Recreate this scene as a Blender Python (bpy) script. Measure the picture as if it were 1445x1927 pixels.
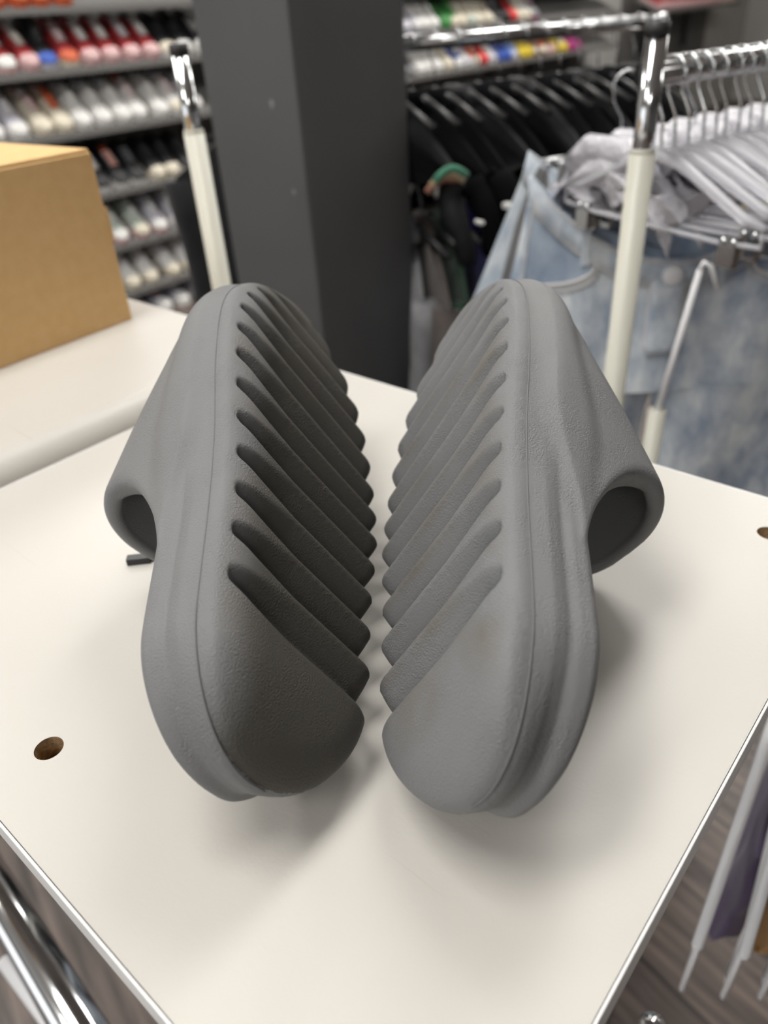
import bpy, bmesh, math, random
import numpy as np
from mathutils import Vector, Matrix

random.seed(7)
for o in list(bpy.data.objects):
    bpy.data.objects.remove(o, do_unlink=True)
SC = bpy.context.scene
COL = SC.collection
pi = math.pi

# ------------------------------------------------------------------ camera
TZ = 1.05                      # height of the white board's top above the shop floor
CAM_H = 0.2555
CAM = Vector((0.0, 0.0, TZ + CAM_H))
PITCH, ROLL, FPX = 0.5905056, -0.0718101, 1406.24
_f = Vector((0, math.cos(PITCH), -math.sin(PITCH)))
_r = Vector((1, 0, 0)); _u = _r.cross(_f)
CR = _r * math.cos(ROLL) + _u * math.sin(ROLL)
CU = -_r * math.sin(ROLL) + _u * math.cos(ROLL)
cd = bpy.data.cameras.new('camera'); camo = bpy.data.objects.new('camera', cd); COL.objects.link(camo)
camo.matrix_world = Matrix(((CR.x, CU.x, -_f.x, CAM.x), (CR.y, CU.y, -_f.y, CAM.y), (CR.z, CU.z, -_f.z, CAM.z), (0, 0, 0, 1)))
cd.sensor_fit = 'VERTICAL'; cd.sensor_height = 36.0; cd.lens = FPX / 1927.0 * 36.0
cd.clip_start = 0.01; cd.clip_end = 60
cd.dof.use_dof = True; cd.dof.focus_distance = 0.315; cd.dof.aperture_fstop = cd.lens / 3.8
SC.camera = camo

# ------------------------------------------------------------------ light, world, exposure
SC.view_settings.view_transform = 'Standard'; SC.view_settings.look = 'None'
SC.view_settings.gamma = 1.0; SC.view_settings.use_curve_mapping = False
SC.view_settings.exposure = 0.0
W = bpy.data.worlds.new('world'); SC.world = W; W.use_nodes = True
W.node_tree.nodes['Background'].inputs[0].default_value = (0.9, 0.95, 1.0, 1)
W.node_tree.nodes['Background'].inputs[1].default_value = 0.35
def area(name, loc, target, sx, sy, power, col=(1, 1, 1)):
    l = bpy.data.lights.new(name, 'AREA'); l.shape = 'RECTANGLE'; l.size = sx; l.size_y = sy; l.energy = power; l.color = col
    o = bpy.data.objects.new(name, l); COL.objects.link(o); o.location = loc
    o.rotation_euler = (Vector(target) - Vector(loc)).to_track_quat('-Z', 'Y').to_euler()
    return o

LIGHT_K = 1.0
# shop axes: EU runs along the board's long edge (towards the right front), EV towards the right back
EU = Vector((0.7365, -0.6765, 0)); EV = Vector((0.6765, 0.7365, 0))
def uv(U, V, z=0.0):
    p = EU*U + EV*V; return Vector((p.x, p.y, TZ + z))
CEIL = 2.95
LAMPS = [(-.65, V) for V in (-2.05, -.2, 1.65, 3.5, 5.35, 7.2)] + [(-2.9, V) for V in (-.2, 1.65, 3.5, 5.35, 7.2)] + [(1.6, V) for V in (-2.05, 5.35, 7.2)]
for i, (U, V) in enumerate(LAMPS):
    p = uv(U, V); a_ = area('ceiling_lamp', (p.x, p.y, CEIL - .06), (p.x, p.y, 0), 1.1, .5, 15.5*LIGHT_K, (1.0, .975, .93))
    a_.rotation_euler.z = math.atan2(EV.y, EV.x)
_w = uv(-1.9, -3.35); area('shop_window_daylight', (_w.x, _w.y, 1.40), tuple(uv(-1.2, .6, -.1)), 3.4, 1.9, 30*LIGHT_K, (.96, .98, 1.0))
# ------------------------------------------------------------------ helpers
def tag(o, label=None, cat=None, group=None, kind=None):
    if label: o['label'] = label
    if cat: o['category'] = cat
    if group: o['group'] = group
    if kind: o['kind'] = kind
    return o
def empty(name, loc=(0, 0, 0), rz=0):
    o = bpy.data.objects.new(name, None); COL.objects.link(o); o.location = loc; o.rotation_euler = (0, 0, rz)
    o.empty_display_size = 0.02
    return o
class MB:
    """collects shapes, then links them as one mesh object"""
    def __init__(s): s.v = []; s.f = []; s.sm = []
    def add(s, vs, fs, smooth=False):
        n = len(s.v); s.v += [tuple(v) for v in vs]; s.f += [tuple(i + n for i in f) for f in fs]; s.sm += [smooth] * len(fs)
        return s
    def box(s, c, d, M=None):
        x, y, z = d[0] / 2, d[1] / 2, d[2] / 2
        vs = [Vector((sx * x, sy * y, sz * z)) for sz in (-1, 1) for sy in (-1, 1) for sx in (-1, 1)]
        vs = [(M @ v if M else v) + Vector(c) for v in vs]
        return s.add(vs, [(0, 2, 3, 1), (4, 5, 7, 6), (0, 1, 5, 4), (2, 6, 7, 3), (0, 4, 6, 2), (1, 3, 7, 5)])
    def prism(s, poly, z0, z1):
        n = len(poly)
        vs = [(p[0], p[1], z0) for p in poly] + [(p[0], p[1], z1) for p in poly]
        fs = [tuple(reversed(range(n))), tuple(range(n, 2 * n))] + [(i, (i + 1) % n, (i + 1) % n + n, i + n) for i in range(n)]
        return s.add(vs, fs)
    def tube(s, pts, r, n=10, closed=False, cap=True):
        pts = [Vector(p) for p in pts]; m = len(pts)
        rs = r if isinstance(r, (list, tuple)) else [r] * m
        T = []
        for i in range(m):
            a = pts[(i - 1) % m] if (closed or i > 0) else pts[i]; b = pts[(i + 1) % m] if (closed or i < m - 1) else pts[i]
            t = (b - a); T.append(t.normalized() if t.length > 1e-9 else Vector((0, 0, 1)))
        N = T[0].orthogonal().normalized(); vs = []
        for i in range(m):
            N = (N - T[i] * N.dot(T[i]))
            N = N.normalized() if N.length > 1e-6 else T[i].orthogonal().normalized()
            B = T[i].cross(N)
            for k in range(n):
                a = 2 * pi * k / n; vs.append(pts[i] + (N * math.cos(a) + B * math.sin(a)) * rs[i])
        fs = []
        for i in range(m if closed else m - 1):
            j = (i + 1) % m
            for k in range(n):
                fs.append((i * n + k, i * n + (k + 1) % n, j * n + (k + 1) % n, j * n + k))
        if cap and not closed:
            fs.append(tuple(reversed(range(n)))); fs.append(tuple((m - 1) * n + k for k in range(n)))
        return s.add(vs, fs, True)
    def grid(s, P, smooth=True, closed_u=False):
        nu, nv = len(P), len(P[0]); vs = [p for row in P for p in row]; fs = []
        for i in range(nu if closed_u else nu - 1):
            j = (i + 1) % nu
            for k in range(nv - 1):
                fs.append((i * nv + k, j * nv + k, j * nv + k + 1, i * nv + k + 1))
        return s.add(vs, fs, smooth)
    def mesh(s, name, mat):
        me = bpy.data.meshes.new(name); me.from_pydata(s.v, [], s.f); me.update()
        me.polygons.foreach_set('use_smooth', s.sm)
        if mat: me.materials.append(mat)
        return me
    def build(s, name, mat, parent=None, loc=(0, 0, 0), rz=0):
        o = bpy.data.objects.new(name, s.mesh(name, mat)); COL.objects.link(o); o.location = loc; o.rotation_euler = (0, 0, rz)
        if parent: o.parent = parent
        return o
def link(name, me, parent=None, loc=(0, 0, 0)):
    o = bpy.data.objects.new(name, me); COL.objects.link(o); o.location = loc
    if parent: o.parent = parent
    return o
def bevel(o, w, seg=2, ang=0.6):
    m = o.modifiers.new('bevel', 'BEVEL'); m.width = w; m.segments = seg; m.limit_method = 'ANGLE'; m.angle_limit = ang
    m.harden_normals = False
    return o
def copy_tree(o, parent=None):
    c = o.copy(); COL.objects.link(c); c.parent = parent
    for ch in [k for k in KIDS.get(o.name, [])]:
        copy_tree(ch, c)
    return c
KIDS = {}
def kids(o):
    KIDS[o.name] = [c for c in bpy.data.objects if c.parent == o]
    for c in KIDS[o.name]: kids(c)

# ------------------------------------------------------------------ materials
MATS = {}
def mat(name, col, rough=0.5, metal=0.0, spec=0.5, noise=None, bump=None, sheen=0, alpha=None, trans=0, col2=None, nscale=40, detail=3, coat=0):
    if name in MATS: return MATS[name]
    m = bpy.data.materials.new(name); m.use_nodes = True; nt = m.node_tree; b = nt.nodes['Principled BSDF']
    b.inputs['Base Color'].default_value = (*col, 1); b.inputs['Roughness'].default_value = rough
    b.inputs['Metallic'].default_value = metal; b.inputs['Specular IOR Level'].default_value = spec
    if sheen: b.inputs['Sheen Weight'].default_value = sheen
    if trans: b.inputs['Transmission Weight'].default_value = trans
    if coat: b.inputs['Coat Weight'].default_value = coat
    if col2 or bump:
        tc = nt.nodes.new('ShaderNodeTexCoord'); nz = nt.nodes.new('ShaderNodeTexNoise')
        nz.inputs['Scale'].default_value = nscale; nz.inputs['Detail'].default_value = detail
        nt.links.new(tc.outputs['Object'], nz.inputs['Vector'])
        if col2:
            r = nt.nodes.new('ShaderNodeValToRGB'); r.color_ramp.elements[0].position = .35; r.color_ramp.elements[1].position = .65
            r.color_ramp.elements[0].color = (*col, 1); r.color_ramp.elements[1].color = (*col2, 1)
            nt.links.new(nz.outputs['Fac'], r.inputs[0]); nt.links.new(r.outputs[0], b.inputs['Base Color'])
        if bump:
            bp = nt.nodes.new('ShaderNodeBump'); bp.inputs['Strength'].default_value = bump[0]; bp.inputs['Distance'].default_value = bump[1]
            nt.links.new(nz.outputs['Fac'], bp.inputs['Height']); nt.links.new(bp.outputs[0], b.inputs['Normal'])
    MATS[name] = m
    return m
# ------------------------------------------------------------------ room shell
def quadbox(name, U0, U1, V0, V1, z0, z1, m, kind='structure', parent=None):
    b = MB(); P = [uv(U0, V0), uv(U1, V0), uv(U1, V1), uv(U0, V1)]
    b.prism([(p.x, p.y) for p in P], z0, z1)
    o = b.build(name, m, parent)
    if kind: o['kind'] = kind
    return o
def wood_floor():
    m = bpy.data.materials.new('floor_wood'); m.use_nodes = True; nt = m.node_tree; b = nt.nodes['Principled BSDF']
    tc = nt.nodes.new('ShaderNodeTexCoord'); mp = nt.nodes.new('ShaderNodeMapping'); mp.inputs['Rotation'].default_value = (0, 0, 0.95)
    nt.links.new(tc.outputs['Object'], mp.inputs[0])
    br = nt.nodes.new('ShaderNodeTexBrick'); br.inputs['Scale'].default_value = 1.0; br.inputs['Brick Width'].default_value = 1.2; br.inputs['Row Height'].default_value = .16
    br.inputs['Mortar Size'].default_value = .003; br.inputs['Color1'].default_value = (.085, .068, .062, 1); br.inputs['Color2'].default_value = (.14, .115, .105, 1); br.inputs['Mortar'].default_value = (.03, .025, .022, 1)
    nt.links.new(mp.outputs[0], br.inputs['Vector'])
    m2 = nt.nodes.new('ShaderNodeMapping'); m2.inputs['Scale'].default_value = (2.0, 26, 1); nt.links.new(mp.outputs[0], m2.inputs[0])
    nz = nt.nodes.new('ShaderNodeTexNoise'); nz.inputs['Scale'].default_value = 2.5; nz.inputs['Detail'].default_value = 6; nt.links.new(m2.outputs[0], nz.inputs['Vector'])
    r = nt.nodes.new('ShaderNodeValToRGB'); r.color_ramp.elements[0].position = .35; r.color_ramp.elements[1].position = .7
    r.color_ramp.elements[0].color = (.5, .47, .45, 1); r.color_ramp.elements[1].color = (1.7, 1.6, 1.5, 1); nt.links.new(nz.outputs['Fac'], r.inputs[0])
    mx = nt.nodes.new('ShaderNodeMix'); mx.data_type = 'RGBA'; mx.blend_type = 'MULTIPLY'; mx.inputs[0].default_value = 1
    nt.links.new(br.outputs['Color'], mx.inputs[6]); nt.links.new(r.outputs[0], mx.inputs[7]); nt.links.new(mx.outputs[2], b.inputs['Base Color'])
    b.inputs['Roughness'].default_value = .42
    return m
M_WALL = mat('wall_paint', (.50, .49, .47), .8, col2=(.54, .53, .51), nscale=3)
M_WALLD = mat('slat_wall_grey', (.115, .112, .106), .7, col2=(.14, .137, .13), nscale=6)
M_CEIL = mat('ceiling_paint', (.74, .73, .71), .9)
quadbox('floor', -4.3, 4.2, -3.5, 12, -.06, 0, wood_floor())
quadbox('ceiling', -4.3, 4.2, -3.5, 12, CEIL, CEIL + .06, M_CEIL)
quadbox('wall_left', -4.3, -3.97, -3.5, 12, 0, CEIL, M_WALL)
quadbox('wall_right', 4.2, 4.3, -3.5, 12, 0, CEIL, mat('wall_paint_dark', (.16, .16, .16), .8))
quadbox('wall_back', -4.3, 4.3, 12, 12.1, 0, CEIL, M_WALL)
# front wall with the shop window opening
wf = tag(empty('wall_front'), kind='structure')
for n, a in (('wall_panel', (-4.3, -3.7, 0, CEIL)), ('wall_panel', (-.1, 4.3, 0, CEIL)), ('wall_panel', (-3.7, -.1, 0, .42)), ('wall_panel', (-3.7, -.1, 2.38, CEIL))):
    quadbox(n, a[0], a[1], -3.6, -3.5, a[2], a[3], M_WALL, None, wf)
w1 = tag(empty('window_1'), kind='structure')
M_FRAME = mat('window_frame_white', (.75, .75, .74), .4)
for a in ((-3.7, -3.64, .42, 2.38), (-.16, -.1, .42, 2.38), (-3.64, -.16, .42, .48), (-3.64, -.16, 2.32, 2.38), (-1.93, -1.87, .48, 2.32)):
    quadbox('window_frame', a[0], a[1], -3.57, -3.51, a[2], a[3], M_FRAME, None, w1)
# ceiling lamp panels
M_LAMP = bpy.data.materials.new('lamp_diffuser'); M_LAMP.use_nodes = True
_b = M_LAMP.node_tree.nodes['Principled BSDF']; _b.inputs['Emission Color'].default_value = (1, .98, .94, 1); _b.inputs['Emission Strength'].default_value = 6
_k = 0
for U, V in LAMPS:
    if 1:
        p = uv(U, V); r_ = empty('ceiling_light', (p.x, p.y, CEIL), math.atan2(EV.y, EV.x)); _k += 1
        MB().box((0, 0, -.012), (1.24, .64, .024)).build('housing', M_FRAME, r_)
        MB().box((0, 0, -.030), (1.14, .54, .010)).build('diffuser', M_LAMP, r_)
        tag(r_, 'flat white ceiling light panel above the shop floor', 'ceiling light', 'ceiling light panels')

# ------------------------------------------------------------------ pillar
M_PIL = mat('pillar_grey', (.080, .080, .082), .42, col2=(.090, .090, .091), nscale=5, bump=(.05, .002), spec=.35)
PC = Vector((-.0815, 1.22, 0))                      # the corner facing the viewer
pl = [PC, PC + EV*.25, PC + EV*.25 - EU*.205, PC - EU*.205]
pil = MB().prism([(p.x, p.y) for p in pl], 0, CEIL).build('pillar', M_PIL)
bevel(pil, .004); pil['kind'] = 'structure'
for (d_, zz, r_) in ((.055, .150, .0035), (.115, .300, .002), (.03, .03, .0025)):
    c_ = PC - EU*d_ - EV*.0004
    pts = [c_ + (-EU*math.cos(t))*r_*(1 + .4*math.sin(3*t)) + Vector((0, 0, math.sin(t)*r_*1.8)) for t in [k*2*pi/10 for k in range(10)]]
    MB().add([p + Vector((0, 0, TZ + zz)) for p in pts] + [p + EV*.0006 + Vector((0, 0, TZ + zz)) for p in pts],
             [tuple(range(10)), tuple(reversed(range(10, 20)))] + [(i, (i + 1) % 10, (i + 1) % 10 + 10, i + 10) for i in range(10)]).build('paint_chip', mat('paint_chip', (.22, .22, .22), .7), pil)

# ------------------------------------------------------------------ white boards
def board_mat():
    m = bpy.data.materials.new('white_melamine'); m.use_nodes = True; nt = m.node_tree; b = nt.nodes['Principled BSDF']
    tc = nt.nodes.new('ShaderNodeTexCoord'); nz = nt.nodes.new('ShaderNodeTexNoise'); nz.inputs['Scale'].default_value = 7; nz.inputs['Detail'].default_value = 4
    nt.links.new(tc.outputs['Object'], nz.inputs['Vector'])
    r = nt.nodes.new('ShaderNodeValToRGB'); r.color_ramp.elements[0].position = .3; r.color_ramp.elements[1].position = .7
    r.color_ramp.elements[0].color = (.570, .548, .508, 1); r.color_ramp.elements[1].color = (.600, .578, .540, 1)
    nt.links.new(nz.outputs['Fac'], r.inputs[0])
    # faint scratches
    mp = nt.nodes.new('ShaderNodeMapping'); mp.inputs['Rotation'].default_value = (0, 0, .8); mp.inputs['Scale'].default_value = (3, 160, 1)
    nt.links.new(tc.outputs['Object'], mp.inputs[0]); sc = nt.nodes.new('ShaderNodeTexNoise'); sc.inputs['Scale'].default_value = 2.2; sc.inputs['Detail'].default_value = 2
    nt.links.new(mp.outputs[0], sc.inputs['Vector'])
    r2 = nt.nodes.new('ShaderNodeValToRGB'); r2.color_ramp.elements[0].position = .735; r2.color_ramp.elements[1].position = .76
    r2.color_ramp.elements[0].color = (1, 1, 1, 1); r2.color_ramp.elements[1].color = (.93, .92, .9, 1); nt.links.new(sc.outputs['Fac'], r2.inputs[0])
    mx = nt.nodes.new('ShaderNodeMix'); mx.data_type = 'RGBA'; mx.blend_type = 'MULTIPLY'; mx.inputs[0].default_value = 1
    nt.links.new(r.outputs[0], mx.inputs[6]); nt.links.new(r2.outputs[0], mx.inputs[7]); nt.links.new(mx.outputs[2], b.inputs['Base Color'])
    b.inputs['Roughness'].default_value = .38; b.inputs['Specular IOR Level'].default_value = .4
    fz = nt.nodes.new('ShaderNodeTexNoise'); fz.inputs['Scale'].default_value = 420; nt.links.new(tc.outputs['Object'], fz.inputs['Vector'])
    bp = nt.nodes.new('ShaderNodeBump'); bp.inputs['Strength'].default_value = .12; bp.inputs['Distance'].default_value = .0006
    nt.links.new(fz.outputs['Fac'], bp.inputs['Height']); nt.links.new(bp.outputs[0], b.inputs['Normal'])
    return m
M_BOARD = board_mat()
M_BAND = mat('white_edge_band', (.88, .88, .87), .35)
M_CHIP = mat('particle_board', (.26, .16, .075), .9, col2=(.42, .29, .16), nscale=700, bump=(.6, .001))
TH = .018
def board(name, U0, U1, V0, V1, ztop, holes, label, bull=False):
    """board with real round drill holes: top and bottom are built as fans around each hole"""
    root = empty(name, tuple(uv(U0, V0, ztop)), math.atan2(EU.y, EU.x))
    w, d = U1 - U0, V1 - V0
    bm = bmesh.new()
    # strips split in U so that every hole has its own cell
    cuts = sorted(set([0, w] + [c for h in holes for c in (h[0] - U0 - .02, h[0] - U0 + .02)])); cuts = [min(max(c, 0), w) for c in cuts]; cuts = sorted(set(cuts))
    def quad(x0, x1, y0, y1, z, up):
        v = [bm.verts.new(p) for p in ((x0, y0, z), (x1, y0, z), (x1, y1, z), (x0, y1, z))]
        bm.faces.new(v if up else v[::-1])
    for i in range(len(cuts) - 1):
        x0, x1 = cuts[i], cuts[i + 1]
        hs = [h for h in holes if x0 - 1e-6 <= h[0] - U0 <= x1 + 1e-6]
        for z, up in ((0, True), (-TH, False)):
            if not hs: quad(x0, x1, 0, d, z, up); continue
            hx, hy, hr = hs[0][0] - U0, hs[0][1] - V0, hs[0][2]
            ya, yb = max(hy - .02, 0), min(hy + .02, d)
            quad(x0, x1, 0, ya, z, up); quad(x0, x1, yb, d, z, up)
            n = 32; ring = [bm.verts.new((hx + hr*math.cos(2*pi*k/n), hy + hr*math.sin(2*pi*k/n), z)) for k in range(n)]
            sq = []
            for k in range(n):
                a = 2*pi*k/n; c, s = math.cos(a), math.sin(a); q = max(abs(c), abs(s)); c /= q; s /= q
                sq.append(bm.verts.new((hx + (c*(x1 - hx) if c > 0 else c*(hx - x0)), hy + (s*(yb - hy) if s > 0 else s*(hy - ya)), z)))
            for k in range(n):
                f = [ring[k], sq[k], sq[(k + 1) % n], ring[(k + 1) % n]]; bm.faces.new(f if up else f[::-1])
    me = bpy.data.meshes.new('board_panel'); bm.to_mesh(me); bm.free(); me.materials.append(M_BOARD); link('board_panel', me, root)
    for h in holes:
        hx, hy, hr = h[0] - U0, h[1] - V0, h[2]; n = 32; b = MB()
        P = [[(hx + hr*math.cos(2*pi*k/n), hy + hr*math.sin(2*pi*k/n), z) for k in range(n + 1)] for z in (-TH, -.0002)]
        b.grid(P); b.build('drill_hole_wall', M_CHIP, root)
        MB().tube([(hx, hy, -TH), (hx, hy, -.011)], hr*.999, 24).build('hole_plug', M_CHIP, root)
    t = .0012; e = .00022                                           # a hairline gap keeps the banding apart from the top
    bands = [((w/2, -t/2 - e, -TH/2), (w + 2*t, t, TH)), ((w/2, d + t/2 + e, -TH/2), (w + 2*t, t, TH)), ((-t/2 - e, d/2, -TH/2), (t, d, TH)), ((w + t/2 + e, d/2, -TH/2), (t, d, TH))]
    for k_, (c, s) in enumerate(bands):
        if bull and k_ == 3: continue
        bevel(MB().box(c, s).build('edge_band', M_BAND, root), .0004)
    if bull:                                                        # rounded post-formed front edge
        P = [[(w + TH*math.sin(a_), y_, -TH + TH*math.cos(a_)) for a_ in [k*pi/2/10 for k in range(11)]] for y_ in (0, d)]
        eb = MB(); eb.grid(P); eb.build('rounded_edge', M_BOARD, root)
    tag(root, label, 'board')
    return root
def toUV(x, y): return x*EU.x + y*EU.y, x*EV.x + y*EV.y
h1 = toUV(-.1516, .2171); h2 = toUV(.2140, .3322)
board('display_board', -.491, -.029, .027, .4246, 0, [(h1[0], h1[1], .0062), (h2[0], h2[1], .0062)], 'white melamine board with two drill holes under the grey slides')
board('display_board', -1.32, -.510, .020, .412, .018, [], 'raised cream white board under the cardboard box', True)
# ------------------------------------------------------------------ the two foam slides
SL = 0.318
def cubic(xs, ys, x):
    xs = np.asarray(xs, float); ys = np.asarray(ys, float); m = np.gradient(ys, xs)
    i = np.clip(np.searchsorted(xs, x) - 1, 0, len(xs) - 2); h = xs[i + 1] - xs[i]; t = np.clip((x - xs[i]) / h, 0, 1)
    return (2*t**3 - 3*t**2 + 1)*ys[i] + (t**3 - 2*t**2 + t)*h*m[i] + (-2*t**3 + 3*t**2)*ys[i+1] + (t**3 - t**2)*h*m[i+1]
OXS = np.array([0, .10, .20, .32, .45, .62, .78, .90, 1.0])
_CY = np.array([-.0030, -.0034, -.0043, -.0068, -.0104, -.0078, -.0053, -.0052, -.0062])
_HB = np.array([.0445, .0448, .0458, .0484, .0536, .0561, .0540, .0520, .0500])
OAS = np.concatenate([np.linspace(0, .012, 6)[:-1], np.linspace(.012, .988, 120), np.linspace(.988, 1, 6)[1:]])
def _half(a):
    hc = np.clip(1 - (np.clip(.165 - a, 0, 1)/.165)**2.15, 0, 1)**.5
    tc = np.clip(1 - (np.clip(a - .70, 0, 1)/.30)**2.35, 0, 1)**.62
    return cubic(OXS, _HB, a)*hc*tc
YMED = cubic(OXS, _CY, OAS) + _half(OAS); YLAT = cubic(OXS, _CY, OAS) - _half(OAS)
def ymed(a): return np.interp(a, OAS, YMED)
def ylat(a): return np.interp(a, OAS, YLAT)
def sst(a, b, x):
    t = np.clip((x - a) / (b - a), 0, 1); return t*t*(3 - 2*t)
def outline():
    T = np.linspace(0, 1, 90); a = (1 - np.cos(np.pi*T)) / 2
    m = np.stack([a*SL, ymed(a)], 1); l = np.stack([a*SL, ylat(a)], 1)
    P = np.concatenate([m, l[::-1][1:-1]])
    for _ in range(3):
        P = (np.roll(P, 1, 0) + 2*P + np.roll(P, -1, 0)) / 4
    return P
OUT = outline()
def sd_poly(X, Y, P):
    sh = X.shape; x = X.ravel(); y = Y.ravel(); best = np.full(x.shape, 1e9); ins = np.zeros(x.shape, bool)
    for i in range(len(P)):
        a = P[i]; b = P[(i + 1) % len(P)]; e = b - a
        t = np.clip(((x - a[0])*e[0] + (y - a[1])*e[1]) / (e @ e + 1e-12), 0, 1)
        best = np.minimum(best, (x - a[0] - t*e[0])**2 + (y - a[1] - t*e[1])**2)
        if a[1] != b[1]:
            c = (a[1] > y) != (b[1] > y)
            ins ^= c & (x < (b[0] - a[0])*(y - a[1])/(b[1] - a[1]) + a[0])
    d = np.sqrt(best); return np.where(ins, -d, d).reshape(sh)
def smin(a, b, k):
    h = np.clip(.5 + .5*(b - a)/k, 0, 1); return b*(1 - h) + a*h - k*h*(1 - h)
def smax(a, b, k): return -smin(-a, -b, k)
def spring(a): return .010*np.clip((a - .62)/.38, 0, 1)**2 + .012*np.clip((.13 - a)/.13, 0, 1)**2
SEAM = .0105
def tread_depth(a, y):
    """depth of the slanted, shingled grooves at (x/L, y)"""
    ag = a*SL/.297
    sl = .080 + .028*sst(.40, .62, a)
    s = (ag - .2175 - (y - .041)/.105*sl) / .0730
    s = s - .11
    k = np.round(s); tau = s - k                                   # signed phase from the nearest valley
    ym = ymed(np.clip(a, 0, 1))
    end = ym - .0058 - .002*sst(.7, .9, a)                          # rounded closed end on the inner side
    q = np.clip((end - y)/.034, 0, 1)
    hwt = .23 + .34*q**.8; hwh = .16 + .26*q**.8                    # toe-side and heel-side half widths
    r = np.where(tau > 0, tau/hwt, -tau/np.where(k == 0, hwh*1.25, hwh))
    r = np.clip(r, 0, 1)
    f = .35*(1 - r)**1.1 + .65*(1 - sst(-.25, 1.0, r))/(1 - sst(-.25, 1.0, np.float64(0)))
    nose = np.sqrt(np.clip((end - y)/.011, 0, 1))
    D = .0108*np.where(k < 0, 0, np.where(k == 0, .78, 1.0))*(1 - .45*sst(.70, .95, a))
    D = np.where(a > .95, 0, D)
    return D*f*nose
def slide_field(g=.001):
    x = np.arange(-.007, SL + .008, g); y = np.arange(-.068, .060, g); z = np.arange(-.004, .108, g)
    X2, Y2 = np.meshgrid(x, y, indexing='ij'); a2 = X2/SL
    d2 = sd_poly(X2, Y2, OUT)
    ac = np.clip(a2, 0, 1)
    latw = sst(.005, -.03, Y2)*sst(.10, .22, ac)
    er = .016 - .008*latw
    ed = np.clip(1 + d2/er, 0, 1)
    rz = .0075 - .002*latw
    zb = spring(ac) + rz*(1 - np.sqrt(np.clip(1 - ed**2, 0, 1))) + tread_depth(ac, Y2)
    Z = z[None, None, :]; d = d2[:, :, None]; A = ac[:, :, None]; Yb = Y2[:, :, None]; Xb = X2[:, :, None]
    sp = spring(ac)[:, :, None]
    w = 1 - sst(.28, .52, A)                                    # crease + rim only around the heel
    zz = Z - sp*.6
    heelo = np.interp(zz, [-.01, .004, SEAM, SEAM + .0012, .018, .0225, .0245, .028, .033, .039, .05],
                      [-.002, 0, 0, .0004, .0024, .0022, .0016, .0034, .0044, .0030, -.006])
    foreo = np.interp(zz, [-.01, .004, SEAM, SEAM + .001, .025, .05, .1], [-.002, 0, 0, .0004, .0032, .0032, -.008])
    off = heelo*w + foreo*(1 - w)
    off = off - .0050*sst(.16, .0, A)*sst(SEAM, SEAM + .012, zz)
    off = off - .0068*sst(.0, -.03, Yb)*sst(SEAM, SEAM + .014, zz)*w
    wall = d - off
    top = Z - (.0385 - .008*sst(.45, .7, A) + .004*sst(.9, 1, A))
    sole = smax(wall, top, .006)
    sole = smax(sole, (zb[:, :, None] - Z)*.85, .0025)
    # strap
    ym = ymed(ac); yl = ylat(ac)
    yc = ((ym + yl)/2)[:, :, None] + .0105*sst(.02, .10, Z)*sst(.95, .75, A); aw = np.maximum((ym - yl)/2 + .0046, .012)[:, :, None]
    zt = np.interp(A, [.25, .40, .49, .58, .70, .82, .92, 1.0], [.111, .111, .109, .092, .070, .052, .040, .033])
    z1 = .020; p = 2.5
    def arch(awx, ztx):
        awx = np.where(Yb < yc, np.maximum(awx - .0052, .002), np.maximum(awx, .002))
        q = (np.abs(Yb - yc)/awx)**p + (np.clip(Z - z1, 0, 1)/(ztx - z1))**p
        return (q**(1/p) - 1)*np.minimum(awx, ztx - z1)*.9
    outer = arch(aw, zt)
    tt = np.clip((Z - .034)/.050, 0, 1)
    rear = (.478 - .185*(1 - tt)**2.2)*SL - Xb
    front = Xb - (.96 - .10*np.clip((Z - .03)/.05, 0, 1))*SL
    strap = smax(smax(outer, rear*.8, .005), front*.8, .004)
    strap = np.maximum(strap, .034 - .011*sst(.30, .55, A) - Z)
    strap = smax(strap, d - .0064*sst(.008, .030, Z), .006)
    body = smin(sole, strap, .004 + .008*sst(.30, .50, A))
    inner = arch(aw - .0085, zt - .0085)
    foot = np.maximum(smax(inner, .030 - Z, .006), d + .0065 + .0045*w)
    body = smax(body, -foot, .003)
    return x, y, z, body.astype(np.float32), X2, Y2, d2
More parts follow.
